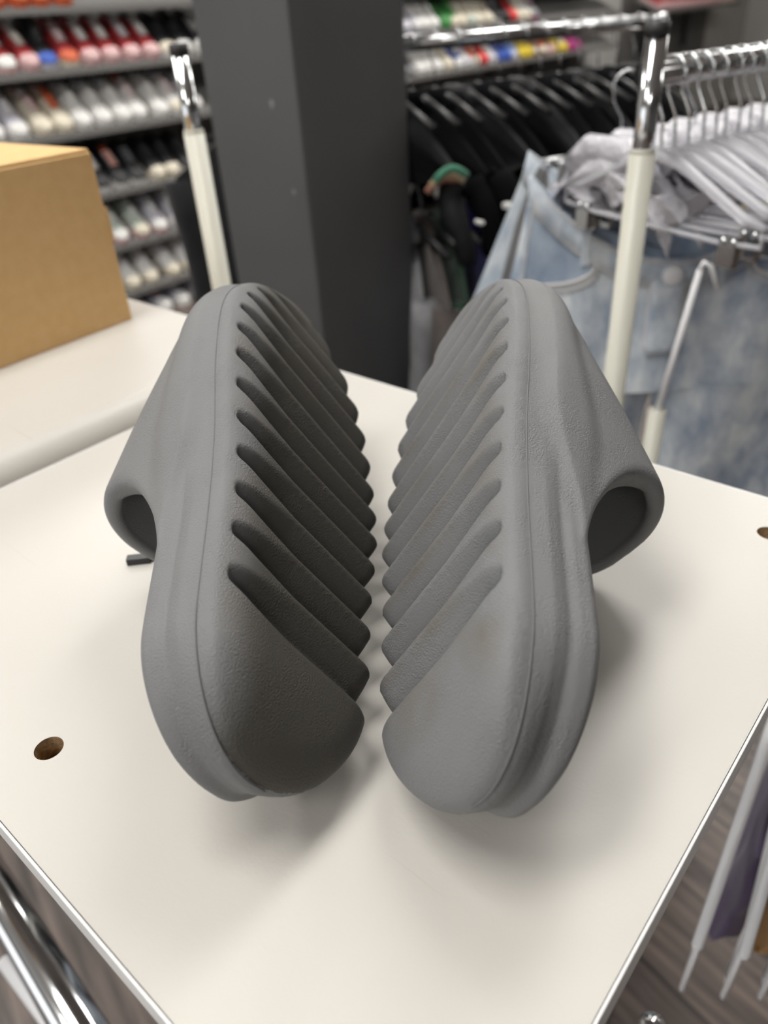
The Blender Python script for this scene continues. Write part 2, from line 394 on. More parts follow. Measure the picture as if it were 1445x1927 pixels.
def surface_nets(x, y, z, F):
    S = F < 0; nx, ny, nz = F.shape
    c = np.zeros((nx-1, ny-1, nz-1), np.uint8)
    for i in (0, 1):
        for j in (0, 1):
            for k in (0, 1):
                c += S[i:nx-1+i, j:ny-1+j, k:nz-1+k]
    act = (c > 0) & (c < 8); idx = np.full(act.shape, -1, np.int64); I, J, K = np.nonzero(act); idx[I, J, K] = np.arange(len(I))
    acc = np.zeros((len(I), 3)); cnt = np.zeros(len(I))
    cor = [(i, j, k) for i in (0, 1) for j in (0, 1) for k in (0, 1)]
    for p in cor:
        for ax in range(3):
            if p[ax] == 1: continue
            q = list(p); q[ax] = 1
            fa = F[I+p[0], J+p[1], K+p[2]]; fb = F[I+q[0], J+q[1], K+q[2]]
            m = (fa < 0) != (fb < 0); t = np.where(m, fa/np.where(m, fa - fb, 1), 0)
            pt = np.tile(np.array(p, float), (len(I), 1)); pt[:, ax] = t
            acc[m] += pt[m]; cnt[m] += 1
    V = acc/cnt[:, None] + np.stack([I, J, K], 1)
    quads = []
    for ax in range(3):
        sl0 = [slice(None)]*3; sl1 = [slice(None)]*3; sl0[ax] = slice(0, -1); sl1[ax] = slice(1, None)
        a = S[tuple(sl0)]; b = S[tuple(sl1)]; m = a != b
        o = [k for k in range(3) if k != ax]
        E = np.nonzero(m); E = np.stack(E, 1)
        ok = np.all(E[:, o] > 0, 1)
        for k in o: ok &= E[:, k] < F.shape[k] - 1
        E = E[ok]; flip = a[tuple(E.T)]
        du = np.zeros(3, int); dv = np.zeros(3, int); du[(ax + 1) % 3] = 1; dv[(ax + 2) % 3] = 1
        q = [idx[tuple((E - du - dv).T)], idx[tuple((E - dv).T)], idx[tuple(E.T)], idx[tuple((E - du).T)]]
        Q = np.stack(q, 1); Q[~flip] = Q[~flip][:, ::-1]
        quads.append(Q)
    Q = np.concatenate(quads); g = x[1] - x[0]
    # normals from the field gradient
    lo = np.clip(np.floor(V).astype(int), 1, np.array(F.shape) - 3); fr = V - lo
    N = np.zeros_like(V)
    for p in cor:
        w = np.ones(len(V))
        for k in range(3): w = w*(fr[:, k] if p[k] else 1 - fr[:, k])
        i, j, k = (lo + np.array(p)).T
        N[:, 0] += w*(F[i+1, j, k] - F[i-1, j, k]); N[:, 1] += w*(F[i, j+1, k] - F[i, j-1, k]); N[:, 2] += w*(F[i, j, k+1] - F[i, j, k-1])
    N /= np.linalg.norm(N, axis=1, keepdims=True) + 1e-12
    P = np.stack([x[0] + V[:, 0]*g, y[0] + V[:, 1]*g, z[0] + V[:, 2]*g], 1)
    return P, Q, N
def slide_meshes():
    x, y, z, F, X2, Y2, d2 = slide_field()
    P, Q, N = surface_nets(x, y, z, F)
    C = P[Q].mean(1); a = np.clip(C[:, 0]/SL, 0, 1)
    gi = np.clip(((C[:, 0] - x[0])/(x[1]-x[0])).astype(int), 0, len(x)-1); gj = np.clip(((C[:, 1] - y[0])/(y[1]-y[0])).astype(int), 0, len(y)-1)
    dd = d2[gi, gj]; zz = C[:, 2] - spring(a)*.6
    sole = (zz < SEAM) | ((dd < -.003) & (zz < .022))
    strap = ~sole & (a > .25) & (zz > .040)
    part = np.where(sole, 0, np.where(strap, 2, 1))
    return P, Q, N, part
SLIDE_P, SLIDE_Q, SLIDE_N, SLIDE_PART = slide_meshes()
def np_mesh(name, P, Q, N, m, flip):
    u, inv = np.unique(Q, return_inverse=True); Q2 = inv.reshape(Q.shape); V = P[u].copy(); n = N[u].copy()
    if flip: V[:, 1] *= -1; n[:, 1] *= -1; Q2 = Q2[:, ::-1]
    me = bpy.data.meshes.new(name); me.vertices.add(len(V)); me.vertices.foreach_set('co', V.astype(np.float32).ravel())
    me.loops.add(Q2.size); me.loops.foreach_set('vertex_index', Q2.astype(np.int32).ravel())
    me.polygons.add(len(Q2)); me.polygons.foreach_set('loop_start', np.arange(0, Q2.size, 4, dtype=np.int32))
    me.update(calc_edges=True)
    me.polygons.foreach_set('use_smooth', np.ones(len(Q2), bool)); me.materials.append(m)
    me.validate(); me.normals_split_custom_set_from_vertices(n.tolist())
    return me
def make_slide(name, pos, ex, ey, ez, flip, mats, label):
    root = empty(name)
    s = -1 if flip else 1
    pos = Vector(pos) + CAM; ex = Vector(ex); ey = Vector(ey)*s; ez = Vector(ez)
    ey = (ey - ex*ey.dot(ex)).normalized(); ez = ex.cross(ey)
    root.matrix_world = Matrix(((ex.x, ey.x, ez.x, pos.x), (ex.y, ey.y, ez.y, pos.y), (ex.z, ey.z, ez.z, pos.z), (0, 0, 0, 1)))
    for i, nm in enumerate(('outsole', 'midsole', 'strap')):
        k = SLIDE_PART == i
        link(nm, np_mesh(nm, SLIDE_P, SLIDE_Q[k], SLIDE_N, mats[i], flip), root)
    T = np.linspace(0, 1, 220); aa = (1 - np.cos(np.pi*T))/2
    pts = []
    for a in aa:
        sp = float(spring(np.array(a)))
        pts.append((a*SL, s*(float(ymed(np.array(a))) + .0001), SEAM + .6*sp))
    pts = [Vector(p) for p in pts]
    MB().tube(pts, .0004, 6).build('parting_line', mats[3], root)
    tag(root, label, 'slide sandal', 'pair of grey foam slides')
    zm = min(((root.matrix_world @ Vector((p[0], p[1]*s, p[2]))).z, tuple(p)) for p in SLIDE_P[::7])
    print('slide lowest', name, zm[0] - TZ, zm[1])
    return root
# ------------------------------------------------------------------ slides' materials and placing
def foam_mat(name, dirt, grime_shade=None, med=1):
    m = bpy.data.materials.new(name); m.use_nodes = True; nt = m.node_tree; b = nt.nodes['Principled BSDF']
    N = nt.nodes.new; Lk = nt.links.new
    tc = N('ShaderNodeTexCoord')
    base = (.175, .177, .181, 1)
    b.inputs['Roughness'].default_value = .56; b.inputs['Specular IOR Level'].default_value = .38
    n1 = N('ShaderNodeTexNoise'); n1.inputs['Scale'].default_value = 1250; n1.inputs['Detail'].default_value = 2.5; Lk(tc.outputs['Object'], n1.inputs['Vector'])
    v1 = N('ShaderNodeTexNoise'); v1.inputs['Scale'].default_value = 45; v1.inputs['Detail'].default_value = 2; Lk(tc.outputs['Object'], v1.inputs['Vector'])
    mr = N('ShaderNodeMapRange'); mr.inputs[1].default_value = .35; mr.inputs[2].default_value = .65; mr.inputs[3].default_value = .35; mr.inputs[4].default_value = 1.0; Lk(v1.outputs['Fac'], mr.inputs[0])
    bp = N('ShaderNodeBump'); bp.inputs['Distance'].default_value = .0012; Lk(n1.outputs['Fac'], bp.inputs['Height'])
    ms = N('ShaderNodeMath'); ms.operation = 'MULTIPLY'; ms.inputs[1].default_value = .55; Lk(mr.outputs[0], ms.inputs[0]); Lk(ms.outputs[0], bp.inputs['Strength'])
    Lk(bp.outputs[0], b.inputs['Normal'])
    if dirt:
        d1 = N('ShaderNodeTexNoise'); d1.inputs['Scale'].default_value = 26; d1.inputs['Detail'].default_value = 5; Lk(tc.outputs['Object'], d1.inputs['Vector'])
        sep = N('ShaderNodeSeparateXYZ'); Lk(tc.outputs['Object'], sep.inputs[0])
        # scuffs where the sole has met the ground: lowest (land) surfaces
        g = N('ShaderNodeMapRange'); g.inputs[1].default_value = .0035; g.inputs[2].default_value = -.0005; g.inputs[3].default_value = 0; g.inputs[4].default_value = 1; Lk(sep.outputs['Z'], g.inputs[0])
        r = N('ShaderNodeMapRange'); r.inputs[1].default_value = .42; r.inputs[2].default_value = .68; Lk(d1.outputs['Fac'], r.inputs[0])
        mm = N('ShaderNodeMath'); mm.operation = 'MULTIPLY'; Lk(g.outputs[0], mm.inputs[0]); Lk(r.outputs[0], mm.inputs[1])
        m2 = N('ShaderNodeMath'); m2.operation = 'MULTIPLY'; m2.inputs[1].default_value = .6; Lk(mm.outputs[0], m2.inputs[0])
        mx = N('ShaderNodeMix'); mx.data_type = 'RGBA'; mx.inputs[6].default_value = base; mx.inputs[7].default_value = (.115, .092, .055, 1)
        Lk(m2.outputs[0], mx.inputs[0]); Lk(mx.outputs[2], b.inputs['Base Color'])
        if grime_shade:                                                   # trodden-in dirt plus painted-in shade over the middle of the tread, clean rim
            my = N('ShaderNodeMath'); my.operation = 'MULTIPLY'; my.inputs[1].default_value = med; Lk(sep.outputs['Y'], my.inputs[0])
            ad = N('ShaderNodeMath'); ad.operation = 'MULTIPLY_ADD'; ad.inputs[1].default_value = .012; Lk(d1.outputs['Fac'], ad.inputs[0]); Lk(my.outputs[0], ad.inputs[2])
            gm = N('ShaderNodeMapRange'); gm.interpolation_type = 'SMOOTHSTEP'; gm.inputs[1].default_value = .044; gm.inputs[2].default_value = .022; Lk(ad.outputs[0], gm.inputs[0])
            mg = N('ShaderNodeMix'); mg.data_type = 'RGBA'; mg.inputs[7].default_value = grime_shade; Lk(gm.outputs[0], mg.inputs[0]); Lk(mx.outputs[2], mg.inputs[6]); Lk(mg.outputs[2], b.inputs['Base Color'])
    else:
        b.inputs['Base Color'].default_value = base
    return m
M_FO = foam_mat('grey_foam_worn', True); M_FG = foam_mat('grey_foam_grime_shade', True, (.064, .060, .052, 1), -1); M_FB = foam_mat('grey_foam', False)
M_SEAM = mat('parting_line_grey', (.13, .132, .135), .5)
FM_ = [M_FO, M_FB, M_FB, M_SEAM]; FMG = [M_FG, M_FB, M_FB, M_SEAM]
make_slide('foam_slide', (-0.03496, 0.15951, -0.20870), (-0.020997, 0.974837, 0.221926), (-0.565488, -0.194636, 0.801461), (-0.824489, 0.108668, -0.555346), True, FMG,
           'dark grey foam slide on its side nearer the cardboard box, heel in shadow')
make_slide('foam_slide', (0.00835, 0.14643, -0.20400), (0.146923, 0.969707, 0.195144), (0.541008, -0.24394, 0.804863), (0.828085, -0.012678, -0.56046), False, FM_,
           'dark grey foam slide on its side nearer the jeans, paler scuffed heel')
# small black clip
M_BLK = mat('black_plastic', (.012, .012, .013), .35)
cl = empty('plastic_clip', (-.1425, .3475, TZ), math.radians(4))
bevel(MB().box((0, 0, .0022), (.0135, .0055, .0044)).build('clip_body', M_BLK, cl), .0006)
MB().box((.0085, .0006, .0016), (.005, .0028, .0032)).build('clip_tab', M_BLK, cl)
tag(cl, 'tiny black plastic clip lying on the white board', 'clip')

# ------------------------------------------------------------------ cardboard box
def card_mat():
    m = bpy.data.materials.new('brown_cardboard'); m.use_nodes = True; nt = m.node_tree; b = nt.nodes['Principled BSDF']; N = nt.nodes.new; Lk = nt.links.new
    tc = N('ShaderNodeTexCoord'); n = N('ShaderNodeTexNoise'); n.inputs['Scale'].default_value = 90; n.inputs['Detail'].default_value = 5; Lk(tc.outputs['Object'], n.inputs['Vector'])
    r = N('ShaderNodeValToRGB'); r.color_ramp.elements[0].position = .3; r.color_ramp.elements[1].position = .7
    r.color_ramp.elements[0].color = (.68, .43, .185, 1); r.color_ramp.elements[1].color = (.73, .475, .220, 1); Lk(n.outputs['Fac'], r.inputs[0]); Lk(r.outputs[0], b.inputs['Base Color'])
    b.inputs['Roughness'].default_value = .8
    w = N('ShaderNodeTexWave'); w.inputs['Scale'].default_value = 60; w.bands_direction = 'Z'; Lk(tc.outputs['Object'], w.inputs['Vector'])
    bp = N('ShaderNodeBump'); bp.inputs['Strength'].default_value = .06; bp.inputs['Distance'].default_value = .0008; Lk(w.outputs['Fac'], bp.inputs['Height']); Lk(bp.outputs[0], b.inputs['Normal'])
    return m
M_CARD = card_mat()
BD = Vector((.6306, .7761, 0)); BW = Vector((-.7761, .6306, 0))       # along the front face, away from it
bx = empty('cardboard_box', (-.2331, .7271, TZ + .018), math.atan2(-BD.y, -BD.x))   # local x runs left along the front face, local y is towards the viewer
Lb, Db, Hb, t = .42, .31, .150, .004
def bwall(n, x0, x1, y0, y1, z0, z1):
    return bevel(MB().box(((x0 + x1)/2, (y0 + y1)/2, (z0 + z1)/2), (x1 - x0, y1 - y0, z1 - z0)).build(n, M_CARD, bx), .0012)
bwall('front_panel', 0, Lb, -t, 0, 0, Hb); bwall('back_panel', 0, Lb, -Db, -Db + t, 0, Hb)
bwall('side_panel', 0, t, -Db + t, -t, 0, Hb); bwall('side_panel', Lb - t, Lb, -Db + t, -t, 0, Hb); bwall('bottom_panel', t, Lb - t, -Db + t, -t, 0, t)
bwall('top_flap', .001, Lb - .001, -Db/2 - .001, -.001, Hb - .001, Hb + t - .001); bwall('top_flap', .001, Lb - .001, -Db + .001, -Db/2 + .001 - .003, Hb - .001, Hb + t - .001)
bwall('flap_tab', -.0035, 0, -.030, -.001, .074, .104)
tag(bx, 'plain brown cardboard box on the raised white board', 'box')
# ------------------------------------------------------------------ stand under the boards
M_CHROME = mat('chrome', (.66, .67, .68), .12, metal=1.0)
M_CREAM = mat('cream_sleeve', (.62, .61, .53), .35)
M_WPLA = mat('white_plastic', (.84, .84, .86), .3)
M_DCAP = mat('dark_cap', (.03, .03, .032), .5)
st = empty('board_stand', tuple(uv(-.6, .22, -TZ)), math.atan2(EU.y, EU.x))
for (x, y) in ((-.66, -.16), (-.66, .17), (.36, .150), (.36, -.10)):
    top = TZ - TH if x > 0 else TZ
    MB().tube([(x, y, 0), (x, y, top)], .012, 14).build('leg', M_CHROME, st)
for y in (-.13, .16):
    MB().tube([(-.66, y, TZ - .035), (.36, y, TZ - .035)], .010, 14).build('rail', M_CHROME, st)
tag(st, 'chrome tube stand carrying the white boards', 'stand')
ob = empty('rack_tube', (0, 0, 0))
a_ = Vector((-.3775, .3876, 0)); d_ = (Vector((-.2734, .278, 0)) - a_).normalized()
MB().tube([a_ - d_*.5 + Vector((0, 0, TZ - .40)), a_ + d_*.55 + Vector((0, 0, TZ - .40))], .0185, 20).build('tube', M_CHROME, ob)
for k in (-.48, .52):
    q = a_ + d_*k; MB().tube([(q.x, q.y, 0), (q.x, q.y, TZ - .40)], .013, 14).build('post', M_CHROME, ob)
tag(ob, 'thick chrome tube running below the board edge', 'rack tube')
wr = empty('white_rod')
a2 = Vector((-.352, .331, TZ - .40)); d2_ = (Vector((-.2951, .2794, TZ - .40)) - a2).normalized()
MB().tube([a2, a2 + d2_*.42], .0062, 12).build('rod', M_WPLA, wr)
q = a2 + d2_*.40; MB().tube([(q.x, q.y, 0), (q.x, q.y, q.z - .0062)], .006, 10).build('foot_post', M_WPLA, wr)
tag(wr, 'thin white rod beside the thick chrome tube', 'rod')

# ------------------------------------------------------------------ clothing racks
def post(name, x, y, z_sleeve, z_top, r, label, parts=True):
    p = empty(name, (x, y, 0))
    MB().tube([(0, 0, 0), (0, 0, TZ + z_sleeve)], r, 24).build('sleeve', M_CREAM, p)
    MB().tube([(0, 0, TZ + z_sleeve - .05), (0, 0, TZ + z_top)], r*.82, 24).build('chrome_tube', M_CHROME, p)
    MB().tube([(0, 0, TZ + z_sleeve), (0, 0, TZ + z_sleeve + .004)], r*.93, 24).build('collar', M_CREAM, p)
    MB().tube([(0, 0, TZ + z_top), (0, 0, TZ + z_top + .010)], r*.88, 24).build('end_cap', M_DCAP, p)
    tag(p, label, 'rack post')
    return p
lp = post('rack_post', -.1935, 1.0, .147, .228, .0125, 'cream sleeved post with chrome top in front of the grey pillar')
MB().box((0, -.05, .02), (.05, .40, .04)).build('foot_bar', M_CREAM, lp)
rp = post('rack_post', .28, .80, .123, .222, .0128, 'cream sleeved post with chrome top in front of the jeans')
RA0 = Vector((.30, .835, TZ + .188)); RAD = Vector((.85, .527, 0)).normalized()
ra = empty('garment_rack', (RA0.x, RA0.y, 0), math.atan2(RAD.y, RAD.x))
MB().tube([(-.025, 0, RA0.z), (1.1, 0, RA0.z)], .0115, 16).build('hanging_rail', M_CHROME, ra)
MB().tube([(1.1, 0, 0), (1.1, 0, RA0.z + .0115)], .0125, 16).build('upright', M_CREAM, ra)
MB().box((.56, 0, .02), (1.1, .05, .04)).build('base_bar', M_CREAM, ra)
tag(ra, 'chrome garment rail loaded with silver hanger hooks beside the jeans', 'garment rack')
RB0 = Vector((.02, 1.47, TZ + .205)); RBD = Vector((.61, 1.745, 0)) - Vector((.10, 1.5, 0)); RBD.normalize()
rb = empty('garment_rack', (RB0.x, RB0.y, 0), math.atan2(RBD.y, RBD.x))
MB().tube([(.05, 0, RB0.z), (.66, 0, RB0.z)], .0125, 20).build('hanging_rail', M_CHROME, rb)
MB().tube([(.05, 0, RB0.z - .21), (.66, 0, RB0.z - .21)], .0115, 16).build('hanging_rail', M_CHROME, rb)
for k in (.055, .655):
    MB().tube([(k, 0, 0), (k, 0, RB0.z)], .0125, 16).build('upright', M_CHROME, rb)
MB().tube([(.655, 0, RB0.z), (.675, 0, RB0.z)], .015, 16).build('end_cap', M_CHROME, rb)
MB().box((.355, 0, .02), (.66, .06, .04)).build('base_bar', M_DCAP, rb)
tag(rb, 'long chrome garment rail with the black clothes right of the pillar', 'garment rack')
sr = empty('slim_post', (.333, .778, 0))
MB().tube([(-.012, -.002, .0), (-.006, 0, TZ - .150)], .0105, 18).build('sleeve', M_CREAM, sr)
MB().tube([(-.006, 0, TZ - .155), (.018, .006, TZ + .008)], [.0042, .0036], 14).build('rod', M_WPLA, sr)
MB().tube([(.018, .006, TZ + .008), (.021, .006, TZ + .016), (.028, .004, TZ + .012), (.038, 0, TZ - .012)], .0030, 10).build('hook', M_WPLA, sr)
tag(sr, 'slim pale rod rising from a cream sleeve before the jeans fly', 'rack post')

# ------------------------------------------------------------------ hangers
def hook_pts(r=.020, h=.055):
    P = [(0, 0, -h - r), (0, 0, -r - .012)]
    for k in range(0, 15):
        a = -pi*.42 + k*(pi*1.42)/14
        P.append((0, r*math.cos(a)*1.0, r*math.sin(a)))
    return P
def hanger_meshes():
    # local: rail axis = x, hanger spread = y, origin on the rail's top
    r = .0185
    hk = MB().tube([(0, .0, -.075), (0, .004, -.040), (0, r*.9, -.020)] + [(0, r*math.cos(a), r*math.sin(a) - .004) for a in [(-.35 + k*.29) for k in range(14)]], .0016, 8)
    body = MB().tube([(0, -.19, -.125), (0, -.15, -.118), (0, -.05, -.084), (0, 0, -.074), (0, .05, -.084), (0, .15, -.118), (0, .19, -.125)], [.004, .005, .006, .007, .006, .005, .004], 8)
    bar = MB().tube([(0, -.185, -.126), (0, -.19, -.142), (0, -.12, -.146), (0, .12, -.146), (0, .19, -.142), (0, .185, -.126)], .0028, 8)
    clip = MB().box((0, 0, -.152), (.010, .020, .030)).tube([(-.006, -.006, -.142), (.006, -.006, -.142)], .004, 8).tube([(-.006, .006, -.142), (.006, .006, -.142)], .004, 8)
    for b in (body, bar): b.v = [(x, y*.74, z) for x, y, z in b.v]
    return hk, body, bar, clip
def clear_plastic():
    m = bpy.data.materials.new('clear_plastic'); m.use_nodes = True; b = m.node_tree.nodes['Principled BSDF']
    b.inputs['Base Color'].default_value = (.86, .86, .90, 1); b.inputs['Roughness'].default_value = .16; b.inputs['Transmission Weight'].default_value = .55; b.inputs['IOR'].default_value = 1.4
    return m
M_CLEAR = clear_plastic()
hk_, body_, bar_, clip_ = hanger_meshes()
HKM = hk_.mesh('hook', M_CHROME); HBM = body_.mesh('arms', M_CLEAR); HRM = bar_.mesh('lower_bar', M_CLEAR); HCM = clip_.mesh('clip', M_CHROME)
def hanger(pos, rz, label, group=None, tilt=0.0):
    h = empty('clothes_hanger', pos, rz); h.rotation_euler = (tilt, 0, rz)
    link('hook', HKM, h); link('arms', HBM, h); link('lower_bar', HRM, h)
    for y in (-.105, .105): link('clip', HCM, h, (0, y, 0))
    tag(h, label, 'hanger', group)
    return h
ORD = ['first', 'second', 'third', 'fourth', 'fifth', 'sixth', 'seventh', 'eighth', 'ninth', 'tenth', 'eleventh', 'twelfth', 'thirteenth', 'fourteenth', 'fifteenth', 'sixteenth', 'seventeenth', 'eighteenth', 'nineteenth', 'twentieth']
ORD += ['twenty-' + o for o in ORD[:9]] + ['thirtieth'] + ['thirty-' + o for o in ORD[:9]] + ['fortieth'] + ['forty-' + o for o in ORD[:9]] + ['fiftieth'] + ['fifty-' + o for o in ORD[:9]] + ['sixtieth'] + ['sixty-' + o for o in ORD[:9]]
rza = math.atan2(RAD.y, RAD.x)
NH = 19
for i in range(NH):
    p = RA0 + RAD*(.020 + i*.0215 + random.uniform(-.004, .004)) + Vector((0, 0, .0125 - .0185 + .0055))
    hanger(tuple(p), rza + random.uniform(-.12, .12), 'clear clip hanger with silver hook, %s on the rail from the cream post' % ORD[i], 'clear hangers on the chrome rail', random.uniform(-.03, .03))

# ------------------------------------------------------------------ garments
def fabric(name, c, rough=.85, spec=.2, sheen=.15):
    return mat(name, c, rough, spec=spec, sheen=sheen, col2=tuple(k*1.25 for k in c), nscale=30, bump=(.25, .004))
def garment_mesh(seed, hw, length, th, neck=.07):
    """closed draped shape: local x = rail axis (thickness), y = spread, z down from the hanger"""
    R = random.Random(seed); ph = [R.uniform(0, 6.28) for _ in range(6)]; amp = [R.uniform(.4, 1) for _ in range(6)]
    nu, nv = 40, 22; P = []
    for i in range(nu):
        a = 2*pi*i/nu; row = []
        c, s = math.cos(a), math.sin(a)
        for j in range(nv):
            t = j/(nv - 1)
            y0 = c
            sh = .085 + .10*abs(y0)**1.6                      # shoulder slope
            w = hw*(1 - .06*t + .03*math.sin(5*t + ph[0]))
            z = -sh - (length - sh)*t - .012*math.sin(4*a + ph[1])*t
            fold = 1 + .55*t*math.sin(5*a + ph[2]) + .30*t*math.sin(9*a + ph[3] + 2*t)
            tt = th*(.35 + .65*min(1, t*4))*fold*(abs(s)**.7)
            edge = .010*math.sin(7*t + ph[4])*t
            row.append((math.copysign(tt, s) + .010*math.sin(3*t + ph[5])*t, y0*w + edge, z))
        P.append(row)
    b = MB(); b.grid(P, True, True)
    n = len(b.v); 
    b.add([P[i][0] for i in range(nu)], [tuple(range(nu))], True); b.add([P[i][-1] for i in range(nu)], [tuple(reversed(range(nu)))], True)
    return b
def sleeve_mesh(seed, hw, side, length, r):
    R = random.Random(seed + 50); b = MB(); pts = []; rs = []
    for k in range(9):
        t = k/8
        pts.append((.012*math.sin(3*t + seed), side*(hw*(.93 + .10*t) + .01*math.sin(6*t + seed)), -.19 - length*t)); rs.append(r*(1 - .35*t)*(1 + .10*math.sin(11*t + seed)))
    return b.tube(pts, rs, 12)
def garment(pos, rz, seed, m, hw, length, th, label, cat='garment', group=None, sleeves=True, buttons=0, collar=True, bm=None):
    g = empty('hanging_garment', pos, rz)
    garment_mesh(seed, hw, length, th).build('body', m, g)
    if sleeves:
        for s in (-1, 1): sleeve_mesh(seed, hw, s, length*.62, th*.95 + .008).build('sleeve', m, g)
    if collar: MB().tube([(0, -.055, -.105), (0, -.03, -.083), (0, .03, -.083), (0, .055, -.105)], th*.5 + .006, 10).build('collar', m, g)
    for k in range(buttons):
        z = -.22 - k*(length - .3)/max(1, buttons); s = -1
        MB().tube([(-.001*k, s*(hw*1.03 + .0), z), (-.001*k, s*(hw*1.03) - .034, z)], .0042, 10).build('snap_button', bm or M_CHROME, g)
    tag(g, label, cat, group)
    return g
def garment_hanger(pos, rz, label, m, group):
    h = empty('clothes_hanger', pos, rz)
    link('hook', HKM, h)
    MB().tube([(0, -.15, -.115), (0, -.05, -.084), (0, 0, -.074), (0, .05, -.084), (0, .15, -.115)], .006, 8).build('arms', m, h)
    tag(h, label, 'hanger', group)
rzb = math.atan2(RBD.y, RBD.x)
M_BLKF = mat('black_cloth', (.004, .004, .005), .95, spec=.08, bump=(.25, .004), nscale=30); M_BLKP = mat('black_nylon', (.006, .006, .007), .6, spec=.25, bump=(.4, .006), nscale=60)
M_WHITEB = mat('white_print', (.62, .62, .60), .6)
for i in range(13):
    p = RB0 + RBD*(.045 + i*.047) + Vector((0, 0, .0125 - .0185 + .0055 + .001))
    garment_hanger(tuple(p), rzb, 'black hanger, %s right of the pillar on the long rail' % ORD[i], M_BLK, 'black hangers on the long rail')
    g = garment(tuple(p), rzb + random.uniform(-.1, .1), 10 + i, M_BLKP if i % 3 == 0 else M_BLKF, .21 + .02*random.random(), .175 + .04*random.random(), .016, 'black garment with pale details, %s right of the pillar on the top rail' % ORD[i], 'garment', 'black clothes on the long rail', True)
    R_ = random.Random(90 + i)
    for k in range(R_.choice((1, 1, 2, 2))):
        z = -.15 - R_.random()*.13; w = R_.choice((.004, .006, .010))
        bevel(MB().box((R_.uniform(-.008, .008), -.262 - .010*R_.random(), z), (w*1.2, .02, w*R_.uniform(.6, 1.3))).build('print_patch', M_WHITEB, g), .002)
for i, (off, c, hw, ln, lab, bt) in enumerate([
        (.072, (.22, .22, .23), .16, .62, 'pale grey garment edge just right of the pillar under the black clothes', 0),
        (.105, (.085, .072, .066), .23, .95, 'long brown grey garment right of the pillar under the black clothes', 0),
        (.155, (.012, .040, .022), .23, .95, 'dark green garment with a row of snap buttons', 5),
        (.215, (.018, .016, .12), .22, .80, 'navy blue garment left of the jeans', 0),
        (.285, (.007, .007, .008), .23, .90, 'black long garment right beside the navy blue garment', 0),
        (.355, (.012, .012, .014), .23, .90, 'charcoal long garment behind the light blue jeans', 0)]):
    p = RB0 + RBD*off + Vector((0, 0, -.21 + .0125 - .0185 + .0055))
    garment(tuple(p), rzb - .35 + (.02 if i % 2 else -.02), 40 + i, fabric('cloth_%d' % i, c), hw, ln, .020, lab, 'garment', None, True, bt)
    garment_hanger(tuple(p), rzb, ['grey plastic hanger of the pale grey garment', 'dark hanger inside the long brown grey garment', 'dark hanger inside the dark green garment', 'dark hanger inside the navy blue garment', 'dark hanger inside the black long garment', 'dark hanger inside the charcoal long garment'][i], M_BLK, None)
sc = empty('folded_scarf', (.135, 1.292, TZ + .028), rzb)
for k, c in enumerate(((.05, .17, .11), (.36, .26, .16), (.25, .11, .08))):
    P = [[(-.03 + .06*i/8, -.02 + .012*k, .014*math.sin(pi*i/8) - .010*k + (.012 if j else 0)) for j in (0, 1)] for i in range(9)]
    b = MB(); b.tube([(q[0][0], q[0][1], q[0][2]) for q in P], .006, 10); b.build('stripe', fabric('scarf_%d' % k, c), sc)
tag(sc, 'striped green and tan scarf draped on the black clothes beside the pillar', 'scarf')
cs = empty('coat_stand', (-.02, 1.76, 0))
MB().tube([(0, 0, 0), (0, 0, TZ + .18)], .013, 16).build('pole', M_CHROME, cs); MB().tube([(.03, 0, TZ + .165), (-.19, 0, TZ + .165)], .010, 14).build('arm', M_CHROME, cs)
MB().box((-.06, .02, .015), (.30, .26, .03)).build('base', M_DCAP, cs)
tag(cs, 'chrome coat stand hidden behind the grey pillar', 'stand')
garment((-.165, 1.76, TZ + .165 + .0025), pi/2 + .08, 71, fabric('black_coat', (.012, .012, .013)), .225, .98, .03, 'plain black coat hanging behind the cream sleeved post left of the pillar', 'coat')
garment_hanger((-.165, 1.76, TZ + .165 + .0025), pi/2 + .08, 'black hanger of the plain black coat', M_BLK, None)
